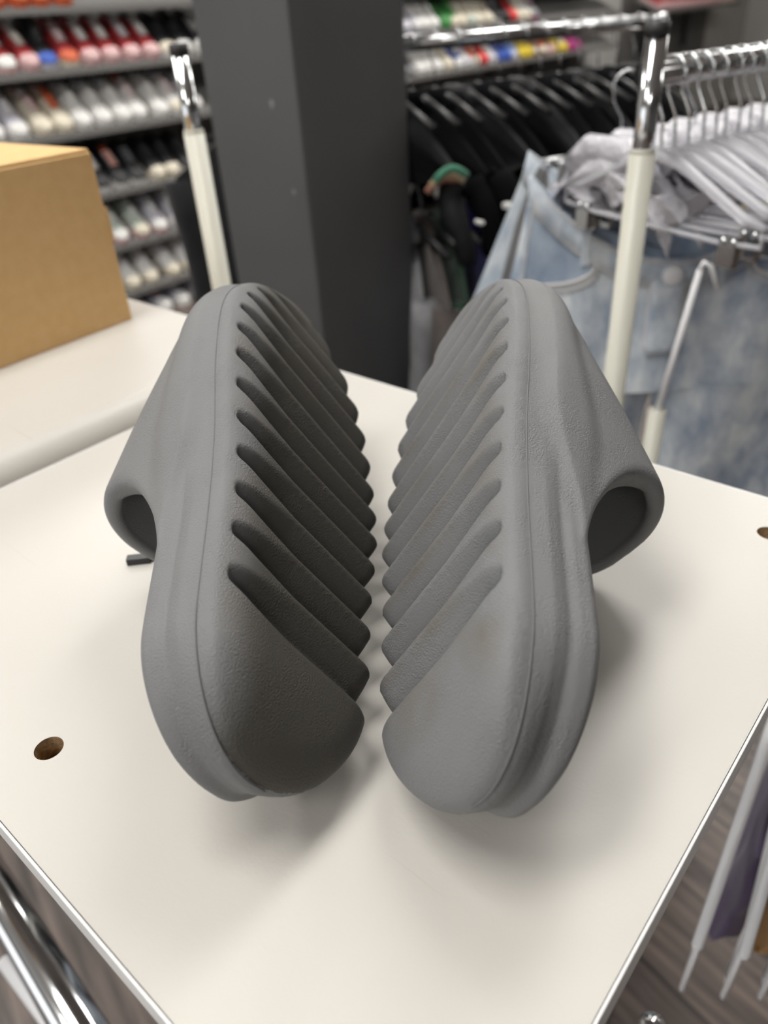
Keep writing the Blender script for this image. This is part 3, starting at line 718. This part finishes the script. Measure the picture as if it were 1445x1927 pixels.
# ------------------------------------------------------------------ shoe wall
M_SHELF = mat('shelf_grey', (.16, .155, .15), .5); M_SLOT = mat('slot_upright_black', (.012, .012, .012), .5)
bk = quadbox('trim_1', -3.97, -3.955, .6, 7.6, .05, 2.5, M_WALLD)
SU = -3.59; TILT = math.radians(24); SDEP = .285
ROWS = {'top': .345, 'upper': .115, 'middle': -.135, 'lower': -.413, 'fifth': -.665, 'bottom': -.90}
for nm, z in ROWS.items():
    V0, V1 = .8, 7.5
    sh = empty('shoe_shelf', tuple(uv(SU, V0, z)), math.atan2(EV.y, EV.x))      # local x along the wall, local y towards the wall
    cs_, sn_ = math.cos(TILT), math.sin(TILT); Ln = V1 - V0
    prof = [(0, 0), (0, -.022), (SDEP*cs_, SDEP*sn_ - .022), (SDEP*cs_, SDEP*sn_)]
    vs = [(x, p[0], p[1]) for x in (0, Ln) for p in prof]
    MB().add(vs, [(0, 1, 2, 3), (7, 6, 5, 4), (0, 4, 5, 1), (1, 5, 6, 2), (2, 6, 7, 3), (3, 7, 4, 0)]).build('shelf_board', M_SHELF, sh)
    MB().box((Ln/2, -.006, -.006), (Ln, .012, .026)).build('front_lip', M_SHELF, sh)
    for k in range(11):
        x = .2 + k*.62
        MB().add([(x, .06, sn_*.06/cs_ - .022), (x, SDEP*cs_ + .09, SDEP*sn_ - .022), (x, SDEP*cs_ + .09, SDEP*sn_ - .12), (x + .012, .06, sn_*.06/cs_ - .022), (x + .012, SDEP*cs_ + .09, SDEP*sn_ - .022), (x + .012, SDEP*cs_ + .09, SDEP*sn_ - .12)],
                 [(0, 1, 2), (5, 4, 3), (0, 3, 4, 1), (1, 4, 5, 2), (2, 5, 3, 0)]).build('bracket', M_SLOT, sh)
    tag(sh, 'slanted grey shoe shelf, %s' % {'top': 'topmost one at the very top of the picture', 'upper': 'the one carrying the red and white sneakers', 'middle': 'the one carrying the white and cream sneakers', 'lower': 'the one carrying the black sneakers beside the cardboard box', 'fifth': 'the one just below the black sneakers', 'bottom': 'lowest one above the board edge'}[nm], 'shelf')
for k in range(11):
    p = uv(-3.945, .8 + .2 + k*.62, -TZ); b = MB().box((0, 0, 1.28), (.03, .02, 2.4)).build('slot_upright', M_SLOT, bk); b.location = (p.x, p.y, 0); b.rotation_euler = (0, 0, math.atan2(EV.y, EV.x))

def shoe_meshes(high=0.0):
    xs = [0, .012, .04, .08, .12, .16, .20, .235, .262, .278]
    hw = [.012, .030, .036, .036, .037, .043, .047, .046, .036, .012]
    n = 14
    def ring(s): 
        L_ = [(x, w*s) for x, w in zip(xs, hw)]; return L_ + [(x, -w) for x, w in reversed(L_)]
    R_ = ring(1.06)
    sole = MB().prism(R_[::-1], 0, .026); sole.prism([(x*.5 + .10, y) for x, y in R_[::-1]], .0, .0) if False else None
    top = [.060, .094, .100, .098, .092, .080, .066, .056, .046, .030]
    top = [t + high*max(0, 1 - i/4.5) for i, t in enumerate(top)]
    P = []
    for i, x in enumerate(xs):
        row = []
        for k in range(n + 1):
            a = pi*k/n; c = math.cos(a); s = math.sin(a)
            row.append((x, hw[i]*math.copysign(abs(c)**.7, c), .024 + (top[i] - .024)*abs(s)**.75))
        P.append(row)
    up = MB(); up.grid(P)
    # toe cap: slightly proud skin over the front three stations
    Q = []
    for i in range(7, 10):
        Q.append([(p[0] + .0015, p[1]*1.03, p[2]*1.02 + .001) for p in P[i]])
    cap = MB(); cap.grid(Q)
    tg = MB(); T = []
    for i, x in enumerate((.085, .11, .14, .17, .195)):
        z = [.112, .104, .094, .082, .071][i] + high*[1, .8, .45, .15, 0][i]; w = [.020, .019, .017, .016, .014][i]
        T.append([(x, w*math.cos(pi*k/6), z + .006*math.sin(pi*k/6)) for k in range(7)])
    tg.grid(T)
    lc = MB()
    for i, x in enumerate((.115, .132, .149, .166, .183)):
        z = [.108, .101, .0955, .089, .082][i] + high*[.7, .55, .3, .12, 0][i]
        lc.tube([(x, -.024, z - .008), (x + .004, 0, z + .002), (x, .024, z - .008)], .0032, 6)
    cl = MB(); E = [(.052 + .040*math.cos(2*pi*k/16), .026*math.sin(2*pi*k/16), .101 + high + .004*math.cos(2*pi*k/16)) for k in range(16)]
    cl.tube(E, .0055, 8, closed=True)
    ins = MB(); ins.add(E, [tuple(range(16))])
    return dict(sole=sole, upper=up, toe_cap=cap, tongue=tg, laces=lc, collar=cl, lining=ins)
SHM = {h: {k: b.mesh(k, None) for k, b in shoe_meshes(h).items()} for h in (0.0, .075)}
for d_ in SHM.values():
    for me in d_.values(): me.materials.append(None)
_PAL = {}
def pal(c, rough=.55):
    k = tuple(round(v, 3) for v in c)
    if k not in _PAL: _PAL[k] = mat('shoe_%d' % len(_PAL), c, rough, bump=(.1, .003), nscale=50)
    return _PAL[k]
WH = (.72, .71, .69); CR_ = (.68, .62, .50); RD = (.36, .03, .035); OR = (.55, .10, .03); BK = (.012, .012, .014); BL = (.03, .09, .42); GY = (.25, .25, .26); PK = (.62, .40, .40); GN = (.05, .26, .06); YL = (.70, .52, .03); MG = (.40, .03, .20); BR = (.25, .13, .06); PGN = (.50, .56, .50); LV = (.55, .54, .60)
def shoe(V, row, cols, label, high=0.0, parts=('sole', 'upper', 'toe_cap', 'tongue', 'laces', 'collar', 'lining'), scale=1.0, group=None):
    """cols: sole, upper, toe, tongue, laces, collar"""
    floor = row == 'floor'
    z = (ROWS[row] if not floor else -TZ)
    r = empty('sneaker', tuple(uv(SU - .275 if not floor else SU - .20, V, z)), 0)
    tilt = TILT if not floor else 0.0
    # local x (toe) -> EU tilted down along the shelf; the heel sits up the slope
    ex = EU*math.cos(tilt) + Vector((0, 0, -math.sin(tilt))); ey = Vector((0, 0, 1)).cross(EU); ez = ex.cross(ey)
    yaw = random.uniform(-.06, .06); ex2 = ex*math.cos(yaw) + ey*math.sin(yaw); ey2 = -ex*math.sin(yaw) + ey*math.cos(yaw)
    base = uv(SU, V, z) - ex*(.292) + ez*.0015 if not floor else uv(SU - .27, V, z)
    M = Matrix(((ex2.x, ey2.x, ez.x, base.x), (ex2.y, ey2.y, ez.y, base.y), (ex2.z, ey2.z, ez.z, base.z), (0, 0, 0, 1)))
    r.matrix_world = M @ Matrix.Scale(scale, 4)
    cm = dict(sole=cols[0], upper=cols[1], toe_cap=cols[2], tongue=cols[3], laces=cols[4], collar=cols[5], lining=BK)
    for p in parts:
        o = link(p, SHM[high][p], r); o.material_slots[0].link = 'OBJECT'; o.material_slots[0].material = pal(cm[p])
    tag(r, label, 'sneaker', group)
    return r
SP = .1065
def lab(desc, n, where): return '%s, %s %s' % (desc, ORD[n], where)
# left of the pillar
T1 = [((WH, RD, WH, WH, WH, RD), 'red and white sneaker'), ((PK, RD, WH, WH, WH, RD), 'red sneaker with white toe'), ((PK, RD, PK, WH, CR_, RD), 'red sneaker with cream laces'), ((LV, BK, BL, BK, BK, BK), 'tall black and blue sneaker'), ((CR_, RD, OR, PK, WH, RD), 'red and tan sneaker'),
      ((PK, RD, PK, WH, WH, RD), 'pink soled red sneaker'), ((PK, RD, PK, WH, WH, RD), 'pink soled red sneaker'), ((PK, RD, PK, LV, WH, RD), 'pink soled red sneaker'), ((PK, RD, PK, WH, WH, BK), 'pink soled red sneaker'), ((WH, BK, CR_, BK, BK, BK), 'black sneaker with a cream toe'), ((WH, BK, WH, BK, BK, BK), 'black sneaker with a white toe'), ((WH, BK, WH, BK, WH, BK), 'black and white sneaker')]
for i, (c, d_) in enumerate(T1):
    shoe(1.66 + i*SP, 'upper', c, lab(d_, i, 'from the picture edge on the red sneaker shelf'), .075 if i == 3 else 0.0, group='sneakers on the red sneaker shelf')
T2 = [((WH, WH, WH, LV, WH, LV), 'white sneaker'), ((WH, LV, WH, LV, WH, GY), 'white sneaker with grey collar'), ((CR_, CR_, CR_, WH, RD, PK), 'cream sneaker with pink laces'), ((CR_, CR_, CR_, OR, OR, PK), 'cream sneaker with orange tongue')] + [((WH, WH, WH, WH, WH, LV), 'white sneaker')]*3 + [((WH, WH, WH, WH, PK, OR), 'white sneaker with orange collar'), ((WH, WH, WH, WH, WH, WH), 'white sneaker'), ((WH, WH, CR_, WH, PK, LV), 'white sneaker with cream toe'), ((WH, LV, WH, WH, WH, GY), 'white sneaker')]
for i, (c, d_) in enumerate(T2):
    shoe(1.64 + i*SP, 'middle', c, lab(d_, i, 'from the picture edge on the white sneaker shelf'), group='sneakers on the white sneaker shelf')
T3 = [((WH, BK, BK, OR, BK, BK), 'black sneaker with orange tongue'), ((WH, BK, BK, WH, WH, BK), 'black sneaker with white tongue'), ((WH, BK, BK, OR, WH, BK), 'black sneaker with orange tongue'), ((WH, BK, BK, BK, GY, BK), 'black sneaker with grey laces'), ((CR_, BK, CR_, BK, BK, BK), 'black sneaker with tan toe'), ((CR_, BK, CR_, BK, BK, BK), 'black sneaker with tan toe'), ((WH, BK, BK, BK, BK, BK), 'black sneaker')]
for i, (c, d_) in enumerate(T3):
    shoe(1.98 + i*SP, 'lower', c, lab(d_, i, 'right of the cardboard box on the black sneaker shelf'), group='sneakers on the black sneaker shelf')
for i, (c, d_) in enumerate([((PK, CR_, OR, WH, WH, BR), 'tan sneaker'), ((PK, PGN, WH, PGN, WH, BK), 'pale green sneaker'), ((PK, PGN, CR_, PGN, WH, BK), 'pale green sneaker'), ((PK, LV, WH, LV, WH, GY), 'lavender white sneaker'), ((WH, LV, WH, WH, WH, GY), 'lavender white sneaker'), ((WH, LV, WH, WH, WH, GY), 'lavender white sneaker')]):
    shoe(2.0 + i*SP*1.15, 'fifth', c, lab(d_, i, 'beside the cardboard box on the shelf below the black sneakers'), group='sneakers on the fifth shelf')
for i in range(6):
    shoe(2.0 + i*SP*1.15, 'bottom', (CR_, WH, CR_, WH, LV, GY), lab('white sneaker with cream toe', i, 'right of the cardboard box on the lowest shelf'), group='sneakers on the lowest shelf')
for i in range(5):
    shoe(2.02 + i*SP*1.2, 'floor', (WH, LV, WH, LV, RD if i == 2 else WH, GY), lab('pale sneaker', i, 'right of the cardboard box on the floor under the shelves'), group='sneakers on the floor')
for i in range(5):
    shoe(1.70 + i*SP, 'top', (OR, OR, OR, OR, WH, OR), lab('orange sneaker', i, 'from the picture edge on the topmost shelf'), group='sneakers on the topmost shelf')
# right of the pillar
R1 = [((LV, GY, WH, GY, WH, BK), 'grey and white sneaker'), ((LV, GY, LV, GY, WH, BK), 'grey sneaker'), ((LV, LV, WH, WH, WH, GY), 'pale grey sneaker'), ((WH, WH, WH, WH, WH, GY), 'white sneaker'), ((WH, WH, WH, WH, WH, BK), 'white sneaker'), ((GN, GN, GN, BK, BK, BK), 'green sneaker'), ((CR_, GN, CR_, GN, GN, BK), 'green and cream sneaker'), ((CR_, CR_, CR_, CR_, WH, BR), 'cream sneaker'), ((PGN, CR_, PGN, CR_, WH, BR), 'pale green and cream sneaker'), ((CR_, CR_, CR_, CR_, WH, BR), 'cream sneaker'), ((CR_, CR_, CR_, BR, WH, BR), 'cream sneaker'), ((WH, BK, BK, BK, LV, BK), 'black sneaker'), ((BK, BK, BK, BK, BK, BK), 'black sneaker'), ((RD, (.70, .03, .03), (.70, .03, .03), BK, BK, BK), 'bright red sneaker'), ((CR_, CR_, CR_, CR_, WH, BR), 'cream sneaker'), ((CR_, WH, CR_, CR_, WH, BR), 'cream sneaker'), ((MG, GY, GY, MG, WH, BK), 'grey and magenta sneaker')]
for i, (c, d_) in enumerate(R1):
    shoe(4.38 + i*SP, 'upper', c, lab(d_, i, 'right of the pillar on the red sneaker shelf'), group='mixed sneakers right of the pillar')
R2 = [((GY, BK, GY, BK, BK, BK), 'dark grey sneaker'), ((GY, BK, GY, BK, BK, BK), 'dark grey sneaker'), ((WH, WH, WH, WH, WH, GY), 'white sneaker'), ((WH, WH, WH, WH, WH, GY), 'white sneaker'), ((WH, WH, WH, WH, WH, GY), 'white sneaker'), ((CR_, CR_, CR_, CR_, WH, BR), 'cream sneaker'), ((WH, BL, WH, LV, WH, BL), 'white and blue sneaker'), ((WH, WH, LV, BL, WH, OR), 'white sneaker with blue tongue'), ((WH, OR, CR_, OR, WH, GN), 'orange sneaker'), ((RD, (.70, .03, .03), (.70, .03, .03), OR, BK, BK), 'bright red sneaker'), ((WH, WH, LV, WH, WH, GY), 'white sneaker'), ((BL, BL, BL, BL, WH, BK), 'blue sneaker'), ((BL, BL, BL, BK, WH, BK), 'blue sneaker'), ((LV, (.25, .38, .70), LV, BL, WH, BL), 'light blue sneaker'), ((YL, YL, YL, YL, WH, BK), 'yellow sneaker'), ((YL, YL, YL, BL, WH, BK), 'yellow sneaker'), ((BR, BR, CR_, BR, WH, BK), 'brown sneaker'), ((BR, OR, CR_, BR, WH, BK), 'tan sneaker'), ((PK, BR, PK, BR, WH, BK), 'pink soled brown sneaker'), ((YL, YL, YL, YL, WH, BK), 'yellow sneaker'), ((YL, CR_, YL, YL, WH, BK), 'yellow and cream sneaker'), ((MG, MG, MG, MG, WH, BK), 'magenta sneaker'), ((MG, MG, MG, BK, WH, BK), 'magenta sneaker')]
for i, (c, d_) in enumerate(R2):
    shoe(4.40 + i*SP*1.02, 'middle', c, lab(d_, i, 'right of the pillar on the white sneaker shelf'), group='mixed sneakers right of the pillar')
# far shelf end, small and red
fs = empty('shoe_shelf', tuple(uv(SU, 8.35, .085)), math.atan2(EV.y, EV.x))
MB().add([(x, p[0], p[1]) for x in (0, 2.2) for p in [(0, 0), (0, -.022), (SDEP*cs_, SDEP*sn_ - .022), (SDEP*cs_, SDEP*sn_)]], [(0, 1, 2, 3), (7, 6, 5, 4), (0, 4, 5, 1), (1, 5, 6, 2), (2, 6, 7, 3), (3, 7, 4, 0)]).build('shelf_board', M_SHELF, fs)
for x in (.35, 1.45):
    MB().box((x, .30, -.12), (.05, .05, .5)).build('bracket', M_SLOT, fs)
tag(fs, 'far grey shelf with red sneakers above the hanger hooks', 'shelf')
ROWS['far'] = .085
for i in range(18):
    shoe(8.45 + i*.115, 'far', (PK, RD, PK, WH, WH, RD) if i < 14 else (CR_, CR_, PK, WH, WH, BR), lab('red and white sneaker' if i < 14 else 'cream sneaker', i, 'on the far shelf above the hanger hooks'), parts=('sole', 'upper', 'toe_cap', 'laces'), group='sneakers on the far shelf')
quadbox('trim_2', -3.97, -3.958, 8.3, 10.6, .6, 2.4, M_WALLD)

# ------------------------------------------------------------------ jeans
def denim(name, lo, hi):
    m = bpy.data.materials.new(name); m.use_nodes = True; nt = m.node_tree; b = nt.nodes['Principled BSDF']; N = nt.nodes.new; Lk = nt.links.new
    tc = N('ShaderNodeTexCoord'); mp = N('ShaderNodeMapping'); mp.inputs['Scale'].default_value = (1, 1, .55); Lk(tc.outputs['Object'], mp.inputs[0])
    n = N('ShaderNodeTexNoise'); n.inputs['Scale'].default_value = 22; n.inputs['Detail'].default_value = 6; n.inputs['Roughness'].default_value = .62; Lk(mp.outputs[0], n.inputs['Vector'])
    r = N('ShaderNodeValToRGB'); r.color_ramp.elements[0].position = .33; r.color_ramp.elements[1].position = .62
    r.color_ramp.elements[0].color = (*lo, 1); r.color_ramp.elements[1].color = (*hi, 1); Lk(n.outputs['Fac'], r.inputs[0]); Lk(r.outputs[0], b.inputs['Base Color'])
    b.inputs['Roughness'].default_value = .9; b.inputs['Specular IOR Level'].default_value = .15
    n2 = N('ShaderNodeTexNoise'); n2.inputs['Scale'].default_value = 55; n2.inputs['Detail'].default_value = 4; Lk(tc.outputs['Object'], n2.inputs['Vector'])
    bp = N('ShaderNodeBump'); bp.inputs['Strength'].default_value = .5; bp.inputs['Distance'].default_value = .004; Lk(n2.outputs['Fac'], bp.inputs['Height']); Lk(bp.outputs[0], b.inputs['Normal'])
    return m
M_DEN = denim('washed_denim', (.24, .31, .42), (.70, .74, .77)); M_DEN2 = denim('pale_denim', (.32, .39, .48), (.64, .68, .71)); M_DEND = denim('denim_inside', (.20, .26, .36), (.40, .47, .56))
M_STIT = mat('pale_stitching', (.62, .60, .58), .8)
def jeans(pos, rz, m, label, hw=.19, sag=.055, detail=True):
    """local x = width, y = thickness (front is -y), z down from the waist line"""
    j = empty('jeans', pos, rz)
    def wl(x): return -sag*(1 - (x/hw)**2)                         # waist line sags between the clips
    def W(t): return hw*(1 + .30*t)
    def front(x, t):                                              # front surface depth at (x, t), t 0..1 waist..crotch
        w = W(t); return -(.020 + .022*t)*math.sqrt(max(0, 1 - (x/w)**2)) - .006*math.sin(9*x/hw + 3*t)*t
    D = .27; nu, nv = 40, 16; P = []
    for i in range(nu):
        a = 2*pi*i/nu; c, s = math.cos(a), math.sin(a); row = []
        for k in range(nv):
            t = k/(nv - 1); x = W(t)*c
            y = (front(x, t) if s <= 0 else -front(x, t)*.9)
            row.append((x, y, wl(hw*c)*(1 - t) - D*t))
        P.append(row)
    b = MB(); b.grid(P, True, True); b.add([P[i][-1] for i in range(nu)], [tuple(reversed(range(nu)))]); b.build('hip_panel', m, j)
    for s in (-1, 1):
        pts = []; Lg = MB(); G = []
        for i in range(24):
            a = 2*pi*i/24; row = []
            for k in range(14):
                t = k/13; cx = s*(W(1)*.50 + .02*t); rx = W(1)*.50*(1 - .22*t); ry = .040*(1 - .2*t)*(1 + .25*math.sin(3*a + 5*t + s))
                row.append((cx + rx*math.cos(a), ry*math.sin(a), -D + .01 - .70*t))
            G.append(row)
        Lg.grid(G, True, True); Lg.add([G[i][-1] for i in range(24)], [tuple(reversed(range(24)))]); Lg.build('leg', m, j)
    # waistband
    B = []
    for i in range(nu):
        a = 2*pi*i/nu; c, s = math.cos(a), math.sin(a); x = hw*c*1.012
        y = math.copysign(.022*math.sqrt(max(0, 1 - c*c)) + .0015, s)
        z = wl(hw*c) + (0.004 if s > 0 else 0); B.append([(x, y, z + .001), (x, y*1.06, z - .036)])
    wb = MB(); wb.grid(B, True, True); wo = wb.build('waistband', m, j)
    sd = wo.modifiers.new('thick', 'SOLIDIFY'); sd.thickness = .003
    MB().add([(hw*.97*math.cos(2*pi*i/nu), .018*math.sin(2*pi*i/nu), wl(hw*math.cos(2*pi*i/nu)) - .012) for i in range(nu)], [tuple(range(nu))]).build('inner_lining', M_DEND, j)
    if detail:
        def on(x, t, e=.0012): return (x, front(x, t) - e, wl(x)*(1 - t) - D*t)
        def seam(pts, r=.0011, n='seam'): MB().tube([on(*p) for p in pts], r, 6).build(n, M_STIT, j)
        for s in (-1, 1):                                           # curved front pockets
            q = [(s*(hw*.52 + hw*.52*k/12), .13 + .36*(k/12)**.55*1.0) for k in range(13)]
            seam(q, .0026, 'pocket_seam'); seam([(x - s*.004, t + .026) for x, t in q], .0014, 'pocket_seam')
            G = []
            for k in range(13):
                x = q[k][0]; t1 = q[k][1]; t0 = .13
                G.append([on(x, t0 + (t1 - t0)*v/4, .0006) for v in range(5)])
            MB().grid(G).build('pocket_bag', M_DEND if m is M_DEN else m, j)
            seam([(s*hw*(1.0 + .012*k), .12 + .85*k/10*1.0) for k in range(10)], .0010, 'side_seam')
        # fly placket, seam and stitching
        G = [[on(-.004 + .044*u/4 - .022, .14 + .56*v/8, .0026) for v in range(9)] for u in range(5)]
        fo = MB(); fo.grid(G); f_ = fo.build('fly', m, j); s2 = f_.modifiers.new('thick', 'SOLIDIFY'); s2.thickness = .002
        seam([(-.026, .14 + .52*k/10) for k in range(11)], .0017, 'fly_seam'); seam([(.020, .14 + .40*k/8) for k in range(9)] + [(.014, .60), (0, .66), (-.02, .69)], .0019, 'fly_seam')
        # button
        x, y, z = 0, -.0255, wl(0) - .019
        bt = MB().tube([(x, y, z), (x, y - .004, z)], .0135, 20).build('button', M_WPLA, j); MB().tube([(x, y - .004, z), (x, y - .0055, z)], [.0135, .011], 20).build('button_rim', M_WPLA, bt)
        for x in (-.62*hw, -.30*hw, .34*hw, .62*hw):
            z = wl(x); yy = -.022*math.sqrt(1 - (x/hw)**2) - .004
            bevel(MB().box((x, yy - .0015, z - .019), (.011, .004, .046)).build('belt_loop', m, j), .0012)
        for e in (.004, .033):
            MB().tube([(x_, -.0235*math.sqrt(max(.0, 1 - (x_/hw)**2)) - .0035, wl(x_) - e) for x_ in [hw*(-.97 + 1.94*k/24) for k in range(25)]], .0014, 6).build('waistband_stitch', M_STIT, j)
        bevel(MB().box((.005, .0155, wl(0) - .012), (.060, .0015, .018)).build('size_label', mat('yellow_label', (.66, .44, .04), .6), j), .0005)
    tag(j, label, 'jeans')
    return j
j1 = jeans((.390, .965, TZ + .072), -.12, M_DEN, 'light blue washed jeans with white button and curved pockets facing front', .178, .098)
tg_ = empty('hang_tag', (.446, .890, TZ + .046), -.12)
bevel(MB().box((.012, 0, -.018), (.052, .0012, .044), Matrix.Rotation(-.22, 3, 'Y')).build('card', mat('cream_card', (.68, .64, .50), .7), tg_), .0006)
MB().tube([(0, 0, .006), (-.006, .02, .03), (-.01, .045, .045)], .0006, 6).build('string', M_STIT, tg_)
tag(tg_, 'cream paper hang tag on the front jeans waistband', 'tag')
j2 = jeans((.357, 1.105, TZ + .048), -.10, M_DEN2, 'pale jeans hanging slanted behind the front pair', .125, .03, False)
j2.rotation_euler = (0, .24, -.10)
g3 = garment((.256, 1.045, TZ + .160), .10, 88, fabric('grey_trousers', (.085, .085, .088)), .06, .60, .011, 'dark grey trousers squeezed between the two pairs of jeans', 'trousers', None, False, 0, False)
g3.rotation_euler = (0, .20, .10)
# chrome clip hangers of the two jeans
def bar_hanger(pos, rz, half, label):
    h = empty('clothes_hanger', pos, rz)
    link('hook', HKM, h); MB().tube([(0, -half, -.088), (0, -.02, -.080), (0, 0, -.072), (0, .02, -.080), (0, half, -.088)], .0022, 8).build('bar', M_CHROME, h)
    for y in (-half*.86, half*.86):
        c = link('clip', HCM, h, (0, y, .050))
    tag(h, label, 'hanger')
bar_hanger((.398, .965, TZ + .070 + .110), pi/2 - .12, .17, 'chrome clip hanger holding the front jeans')
bar_hanger((.357, 1.105, TZ + .048 + .110), pi/2 - .10, .12, 'chrome clip hanger holding the pale jeans behind')
# clear bags over the clothes on the loaded rail
def bag_mat():
    m = bpy.data.materials.new('poly_bag'); m.use_nodes = True; nt = m.node_tree; b = nt.nodes['Principled BSDF']
    b.inputs['Base Color'].default_value = (.74, .73, .78, 1); b.inputs['Roughness'].default_value = .18; b.inputs['Transmission Weight'].default_value = .25
    tc = nt.nodes.new('ShaderNodeTexCoord'); n = nt.nodes.new('ShaderNodeTexNoise'); n.inputs['Scale'].default_value = 28; n.inputs['Detail'].default_value = 4; nt.links.new(tc.outputs['Object'], n.inputs['Vector'])
    bp = nt.nodes.new('ShaderNodeBump'); bp.inputs['Strength'].default_value = 1.0; bp.inputs['Distance'].default_value = .02; nt.links.new(n.outputs['Fac'], bp.inputs['Height']); nt.links.new(bp.outputs[0], b.inputs['Normal'])
    return m
M_BAG = bag_mat()
for i in range(8):
    p = RA0 + RAD*(.035 + i*.052) + Vector((-.527, .85, 0))*.085 + Vector((0, 0, .004))
    garment(tuple(p), rza + random.uniform(-.08, .08), 120 + i, M_BAG, .105, .118 + .02*random.random(), .016, 'pale garment in a clear poly bag, %s on the loaded rail from the cream post' % ORD[i], 'bagged garment', 'bagged clothes on the loaded rail', False)

# ------------------------------------------------------------------ hangers and clothes below the board's right edge
def low_hanger(neck, end, label):
    neck = Vector(neck); end = Vector(end); d_ = end - neck; hz = Vector((d_.x, d_.y, 0)); other = neck - hz + Vector((0, 0, d_.z))
    h = empty('clothes_hanger', tuple(neck)); k = hz.normalized()
    def L_(p): return p - neck
    MB().tube([L_(end) + Vector((0, 0, 0)), L_(neck) + hz*.30 + Vector((0, 0, d_.z*.22)), Vector((0, 0, .004)), L_(neck) - hz*.30 + Vector((0, 0, d_.z*.22)), L_(other)], [.0040, .0046, .0052, .0046, .0040], 10).build('arms', M_WPLA, h)
    MB().tube([L_(end), L_(end) + Vector((0, 0, -.014)) - k*.012, L_(other) + Vector((0, 0, -.014)) + k*.012, L_(other)], .0034, 8).build('lower_bar', M_WPLA, h)
    MB().tube([Vector((0, 0, .0)), Vector((0, 0, .03))] + [k*(.016*math.cos(a) - .0) + Vector((0, 0, .046 + .016*math.sin(a))) for a in [-.9 + q*.33 for q in range(12)]], .0016, 8).build('hook', M_CHROME, h)
    for s, e in ((1, end), (-1, other)):
        c = L_(e) - k*s*.03 + Vector((0, 0, -.02))
        MB().tube([c + k*.008, c + k*.012 + Vector((0, 0, -.080)), c - k*.010 + Vector((0, 0, -.085)), c - k*.008], .0026, 8, closed=True).build('clip', M_WPLA, h)
    tag(h, label, 'hanger', 'white hangers below the board')
    return h
LOWH = [((.300, .392, TZ - .235), (.205, .268, TZ - .325), 'white plastic hanger nearest the board edge, its arm slanting to the floor'),
        ((.330, .392, TZ - .240), (.238, .262, TZ - .330), 'white plastic hanger in the middle below the board edge'),
        ((.362, .385, TZ - .240), (.265, .258, TZ - .325), 'white plastic hanger third from the board edge'),
        ((.395, .380, TZ - .240), (.300, .250, TZ - .325), 'white plastic hanger farthest right below the board')]
for n_, e_, l_ in LOWH: low_hanger(n_, e_, l_)
lr0 = Vector((.27, .398, TZ - .240 + .048)); lrd = Vector((.99, -.12, 0)).normalized()
lr = empty('low_rack')
MB().tube([lr0 - lrd*.05, lr0 + lrd*.6], .0085, 14).build('rail', M_CHROME, lr)
q = lr0 + lrd*.6; MB().tube([(q.x, q.y, 0), tuple(q)], .011, 14).build('upright', M_CHROME, lr)
q = lr0 - lrd*.05; MB().tube([(q.x, q.y, 0), tuple(q)], .011, 14).build('upright', M_CHROME, lr)
tag(lr, 'low chrome rail under the board holding white hangers', 'garment rack')
for i, (off, c, lab_, hw) in enumerate([(.058, (.085, .065, .115), 'purple garment between the white hangers below the board', .12), (.088, (.42, .22, .06), 'orange tan garment between the white hangers below the board', .14), (.118, (.30, .26, .30), 'pale mauve garment behind the white hangers below the board', .14)]):
    p = lr0 + lrd*off + Vector((.045, .06, .002))
    garment(tuple(p), math.atan2(.124, .095) - pi/2, 150 + i, fabric('low_cloth_%d' % i, c), hw, .34, .014, lab_, 'garment', None, False)
kn = empty('chrome_knob', (.165, .232, 0))
MB().tube([(0, 0, 0), (0, 0, TZ - .36)], .0055, 12).build('stem', M_CHROME, kn)
MB().tube([(0, 0, TZ - .36 + .010*math.sin(a)) for a in [-1.5 + k*.3 for k in range(11)]], [max(.0008, .010*math.cos(a)) for a in [-1.5 + k*.3 for k in range(11)]], 16).build('knob', M_CHROME, kn)
tag(kn, 'shiny round chrome knob on a thin stem below the board corner', 'knob')
